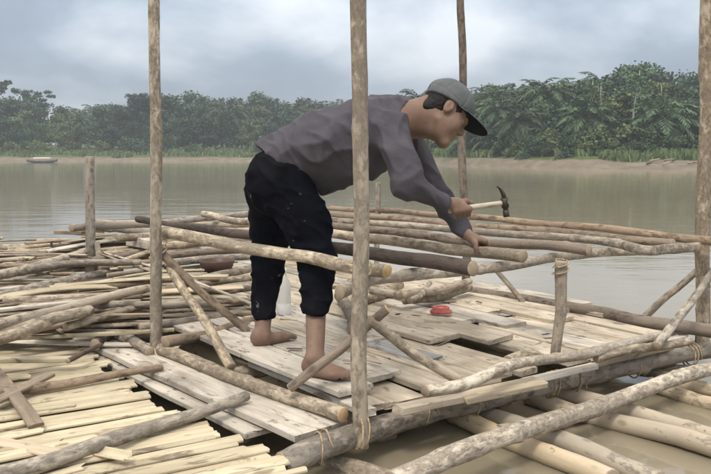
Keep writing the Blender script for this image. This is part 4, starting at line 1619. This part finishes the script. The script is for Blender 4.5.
    for i, off in enumerate((.030, .010, -.011, -.030)):
        kn = rg(R(105), PR + .016, off + .012)
        B.cap(wr * .35 + rg(R(85), PR + .022, off * .7) * .65, kn, .017, .0125, .013)
        B.ell(kn, (.0125, .0125, .012), None, .008)
        r = (.0096, .010, .0096, .0084)[i]
        pip = rg(R(140), PR + .013, off + .014)
        dip = rg(R(178), PR + .009, off + .012)
        tip = rg(R(205), PR + .009, off + .010)
        B.cap(kn, pip, r * 1.1, r, .004)
        B.cap(pip, dip, r, r * .93, .003)
        B.cap(dip, tip, r * .93, r * .85, .003)
    B.cap(rg(R(75), PR + .018, -.012), rg(R(50), PR + .014, .026), .017, .013, .012)
    B.cap(rg(R(50), PR + .014, .026), rg(R(15), PR + .010, .040), .0125, .011, .004)
    B.cap(rg(R(15), PR + .010, .040), rg(R(-15), PR + .009, .044), .011, .0092, .003)
    person = sdf_mesh('person', B, SKIN, org, relax=1)
    tag(person, 'barefoot person in grey cap, faded purple shirt and black trousers, bent over hammering', 'person')

    # ---- shirt
    C = Field(lo, hi, 0.006)
    t0 = A(D(262, 178, 3.66))
    C.cap(A(D(276, 170, 3.66)), A(D(315, 147, 3.66)), .155, .142, .05)
    C.cap(A(D(276, 168, 3.60)), A(D(318, 146, 3.56)), .10, .10, .06)
    C.cap(A(D(276, 168, 3.74)), A(D(318, 146, 3.76)), .10, .10, .06)
    C.cap(A(D(315, 147, 3.58)), A(D(372, 124, 3.55)), .115, .118, .06)
    C.cap(A(D(315, 147, 3.74)), A(D(372, 124, 3.71)), .115, .118, .06)
    C.cap(A(D(322, 164, 3.66)), A(D(362, 152, 3.64)), .142, .13, .05)          # cloth hanging at the belly
    C.cap(A(D(372, 124, 3.62)), A(D(399, 117, 3.61)), .11, .078, .05)
    C.cap(J['shR'] + (-.02, .05, -.02), J['shL'] + (-.02, -.05, -.02), .075, .075, .05)
    for q in 'RL':
        C.cap(J['sh' + q], J['el' + q], .076, .062, .035)
        w = J['el' + q] + (J['wr' + q] - J['el' + q]) * .92
        C.cap(J['el' + q], w, .061, .041, .02)
    C.cap(A(D(300, 142, 3.64)), A(D(352, 116, 3.62)), .085, .075, .05)
    hem = A(D(292, 172, 3.6))
    n = A(D(292 - 43, 172 + 56, 3.6)) - hem
    n /= np.linalg.norm(n)
    # the hem plane only bounds the trunk: limit it to the region left of the sleeves
    sl, p = C.sub(C.lo, np.array((D(345, 200, 3.6).x, hi[1], hi[2])), 0)
    C.F[sl] = np.maximum(C.F[sl], ((p - hem) @ n).astype(np.float32))
    nd = H(-.035, 0, -.045) - J['neck']
    nd /= np.linalg.norm(nd)
    C.cap(J['neck'] - nd * .12 - (0, 0, .012), J['neck'] + nd * .075 - (0, 0, .008), .105, .079, .03)
    c0 = J['neck'] + nd * .046                          # the collar: one clean edge around the neck
    sl, p = C.sub(J['neck'] + (-.03, -.13, -.105), J['neck'] + (.2, .13, .16), 0)
    C.F[sl] = np.maximum(C.F[sl], ((p - c0) @ nd).astype(np.float32))

    mid = (J['waist'] + J['chest']) / 2
    tdir = Vector(J['chest'] - J['pel']).normalized()

    def folds(p):
        a = noise.noise(Vector((p.x * 5.5 + p.z * 3.5, p.y * 4, p.z * 6 - p.x * 4)))
        ri = (1 - abs(a) * 2.6)
        g = max(0, ri) ** 2 * .011
        b = noise.noise(Vector((p.x * 17 + p.z * 10, p.y * 9, p.z * 14)))
        c = noise.noise(Vector((p.x * 9 - 4, p.y * 11, p.z * 24 + p.x * 12)))
        e = max(0, 1 - abs(noise.noise(Vector((p.x * 12 + p.z * 5, p.y * 7, p.z * 4 - p.x * 3)))) * 4) ** 2 * .008
        return g * 1.25 - .007 + .004 * b + max(0, c) ** 2 * .014 + e
    sh = sdf_mesh('shirt', C, SHIRT, org, person, folds)

    # ---- trousers
    T = Field(lo, hi, 0.006)
    T.cap(A(D(276, 175, 3.59)), A(D(276, 175, 3.75)), .122, .122, .05)
    T.cap(A(D(290, 160, 3.62)), A(D(290, 160, 3.72)), .10, .10, .05)
    T.cap(A(D(272, 192, 3.60)), A(D(270, 192, 3.76)), .108, .108, .05)
    for q, hemy in (('R', 314), ('L', 317)):
        hp, kn, an = J['hip' + q], J['knee' + q], J['ank' + q]
        T.cap(hp + (-.03, 0, 0), hp + (kn - hp) * .55 + (-.005, 0, 0), .118, .102, .05)
        T.cap(hp + (kn - hp) * .5, kn, .102, .081, .04)
        T.cap(kn, kn + (an - kn) * .75, .080, .056, .03)
        c = A(D(300, hemy, kn[1] + (an[1] - kn[1]) * .65))
        sl, p = T.sub((kn[0] - .3, min(kn[1], an[1]) - .16, -.1), (kn[0] + .3, kn[1] + (.13 if q == 'R' else .25), c[2] + .1), 0)
        T.F[sl] = np.maximum(T.F[sl], (c[2] + .02 * (p[..., 0] - kn[0]) - p[..., 2]).astype(np.float32))

    def folds2(p):
        a = noise.noise(Vector((p.x * 8, p.y * 7, p.z * 13 + p.x * 6)))
        b = noise.noise(Vector((p.x * 20, p.y * 16, p.z * 30)))
        return max(0, 1 - abs(a) * 2.5) ** 2 * .012 - .005 + .005 * b
    tr = sdf_mesh('trousers', T, PANTS, org, person, folds2)

    # ---- hair and cap
    K = Field(HC - .2, HC + .22, 0.004)
    K.ell(H(-.014, 0, .030), np.array((.1015, .0795, .094)) * HS, HR, .01)
    K.cap(H(-.07, .03, -.038), H(-.07, -.03, -.038), .026, .026, .03)
    K.keep(H(.050, 0, 0), f)
    K.keep(H(-.02, 0, -.062), -u * .8 + f * .6)
    for q in (-1, 1):
        K.ell(H(.0, q * .085, -.016), (.036, .03, .052), HR, .006, 'sub')
    K.ell(H(.06, 0, -.03), (.05, .12, .055), HR, .006, 'sub')
    hr = sdf_mesh('hair', K, HAIR, org, person, lambda p: .0025 * noise.noise(p * 90))
    K = Field(HC - .22, HC + .25, 0.004)
    K.ell(H(-.012, 0, .048), np.array((.114, .094, .098)) * HS, HR, .01)
    cn = -u * .99 + f * .10
    K.keep(H(.0, 0, .026), cn)                         # lower edge rises slightly towards the back
    K.ell(H(-.132, 0, .034), (.026, .030, .016), HR, .006, 'sub')
    K.ell(H(-.012, 0, .147), (.009, .009, .005), HR, .003)

    def panels(p):
        q = HR.T @ (np.array(p) - HC) / HS
        a = math.atan2(q[1], q[0] + .012) / R(60)
        dist = abs(a - round(a)) * R(60) * math.hypot(q[1], q[0] + .012)
        band = abs(q[2] - .040 + .1 * q[0])
        return .0022 * noise.noise(p * 22) - .0022 * math.exp(-(dist / .004) ** 2) - .0015 * math.exp(-(band / .003) ** 2)
    cp = sdf_mesh('cap', K, CAPM, org, person, panels)
    # button on top and strap at the back stay part of the cap; the brim is a curved plate
    v, fc = [], []
    nr, na = 8, 18
    for lay in (0, 1):
        for i in range(nr + 1):
            for j in range(na + 1):
                a = -R(78) + R(156) * j / na
                r0 = (.100 * math.cos(a), .088 * math.sin(a))
                ext = .098 * (math.cos(a * .97) ** .5) * i / nr
                x = r0[0] + ext * .98
                y = r0[1] * (1 - .04 * i / nr)
                z = .030 + .02 * x * (i / nr) + .05 * (i / nr) ** 1.5 * .25 - 1.4 * y * y * (i / nr) - (.0 if lay == 0 else .0035)
                v.append(tuple(H(x, y, z) - org))
    W = na + 1
    M = (nr + 1) * W
    mi = []
    for i in range(nr):
        for j in range(na):
            q = (i * W + j, i * W + j + 1, (i + 1) * W + j + 1, (i + 1) * W + j)
            fc.append(q)
            mi.append(0)
            fc.append(tuple(M + k for k in reversed(q)))
            mi.append(1)
    edge = [nr * W + j for j in range(W)]
    for loop in (edge, [i * W for i in range(nr + 1)], [i * W + na for i in range(nr + 1)], list(range(W))):
        for a, b in zip(loop, loop[1:]):
            fc.append((a, b, M + b, M + a))
            mi.append(0)
    br = link('brim', v, fc, [CAPM, BRIMM], None, None, None, mi)
    br.parent = cp
    for q in (-1, 1):
        K = Field(HC - .16, HC + .16, 0.0025)
        K.cap(H(.089, q * .016, .025), H(.087, q * .034, .031), .0042, .0048, .004)
        K.cap(H(.087, q * .034, .031), H(.074, q * .050, .026), .0048, .003, .004)
        sdf_mesh('eyebrow', K, HAIR, org, person, lambda p: .0012 * noise.noise(p * 300))
        c = H(.0835, q * .033, .003)
        E = MB()
        for i in range(7):
            for j in range(12):
                th, ph = math.pi * i / 6, 6.2832 * j / 12
                E.v.append(Vector(c - org) + Vector((math.sin(th) * math.cos(ph), math.sin(th) * math.sin(ph), math.cos(th))) * .0068)
        for i in range(6):
            for j in range(12):
                k = (j + 1) % 12
                E.f.append((i * 12 + j, i * 12 + k, (i + 1) * 12 + k, (i + 1) * 12 + j))
        eo = bpy.data.objects.new('eye', E.mesh('eye', EYE, True))
        COL.objects.link(eo)
        eo.parent = person

    # ---- hammer
    HW = wood_mat('hammer_handle_wood', (0.62, 0.55, 0.42), (0.50, 0.42, 0.30), (0.3, 0.22, 0.14), .8)
    IRON = plain_mat('rusty_iron', (0.06, 0.048, 0.036), 0.6, 0.35, 60, 0.5, 0.5)
    root = empty('hammer', tuple(HA), 'claw hammer with a pale wooden handle and dark rusty head held in the right hand', 'hammer')
    V3 = Vector
    a, b = V3(HA - ax * .012), V3(HB_ + ax * .02)
    log('handle', [a, a.lerp(b, .4), a.lerp(b, .75), b], .0135, .0105, HW, HW, wob=.03, bend=0, knots=0, parent=root, seg=14)
    hd = MB()
    cc = V3(HB_ + ax * .008)
    zz = V3(np.cross(e1, ax))
    zz = zz if zz.z > 0 else -zz
    xx = V3(ax)
    hd.tube([cc - zz * .062, cc - zz * .050, cc - zz * .0499, cc - zz * .032], .0135, .0135, 14)
    hd.tube([cc - zz * .034, cc - zz * .018], .0095, .0135, 12)
    hd.tube([cc - zz * .021, cc + zz * .022], .0165, .0165, 8)
    for q in (-1, 1):
        yy = V3(e1) * q
        hd.tube([cc + zz * .018 + yy * .006, cc + zz * .038 - xx * .002 + yy * .008, cc + zz * .058 - xx * .010 + yy * .010, cc + zz * .074 - xx * .024 + yy * .013], .0105, .004, 8)
    me = hd.mesh('head', IRON, True)
    ho = bpy.data.objects.new('head', me)
    COL.objects.link(ho)
    ho.parent = root
    me.transform(Matrix.Translation(-V3(HA)))
    me.update()


build_person()
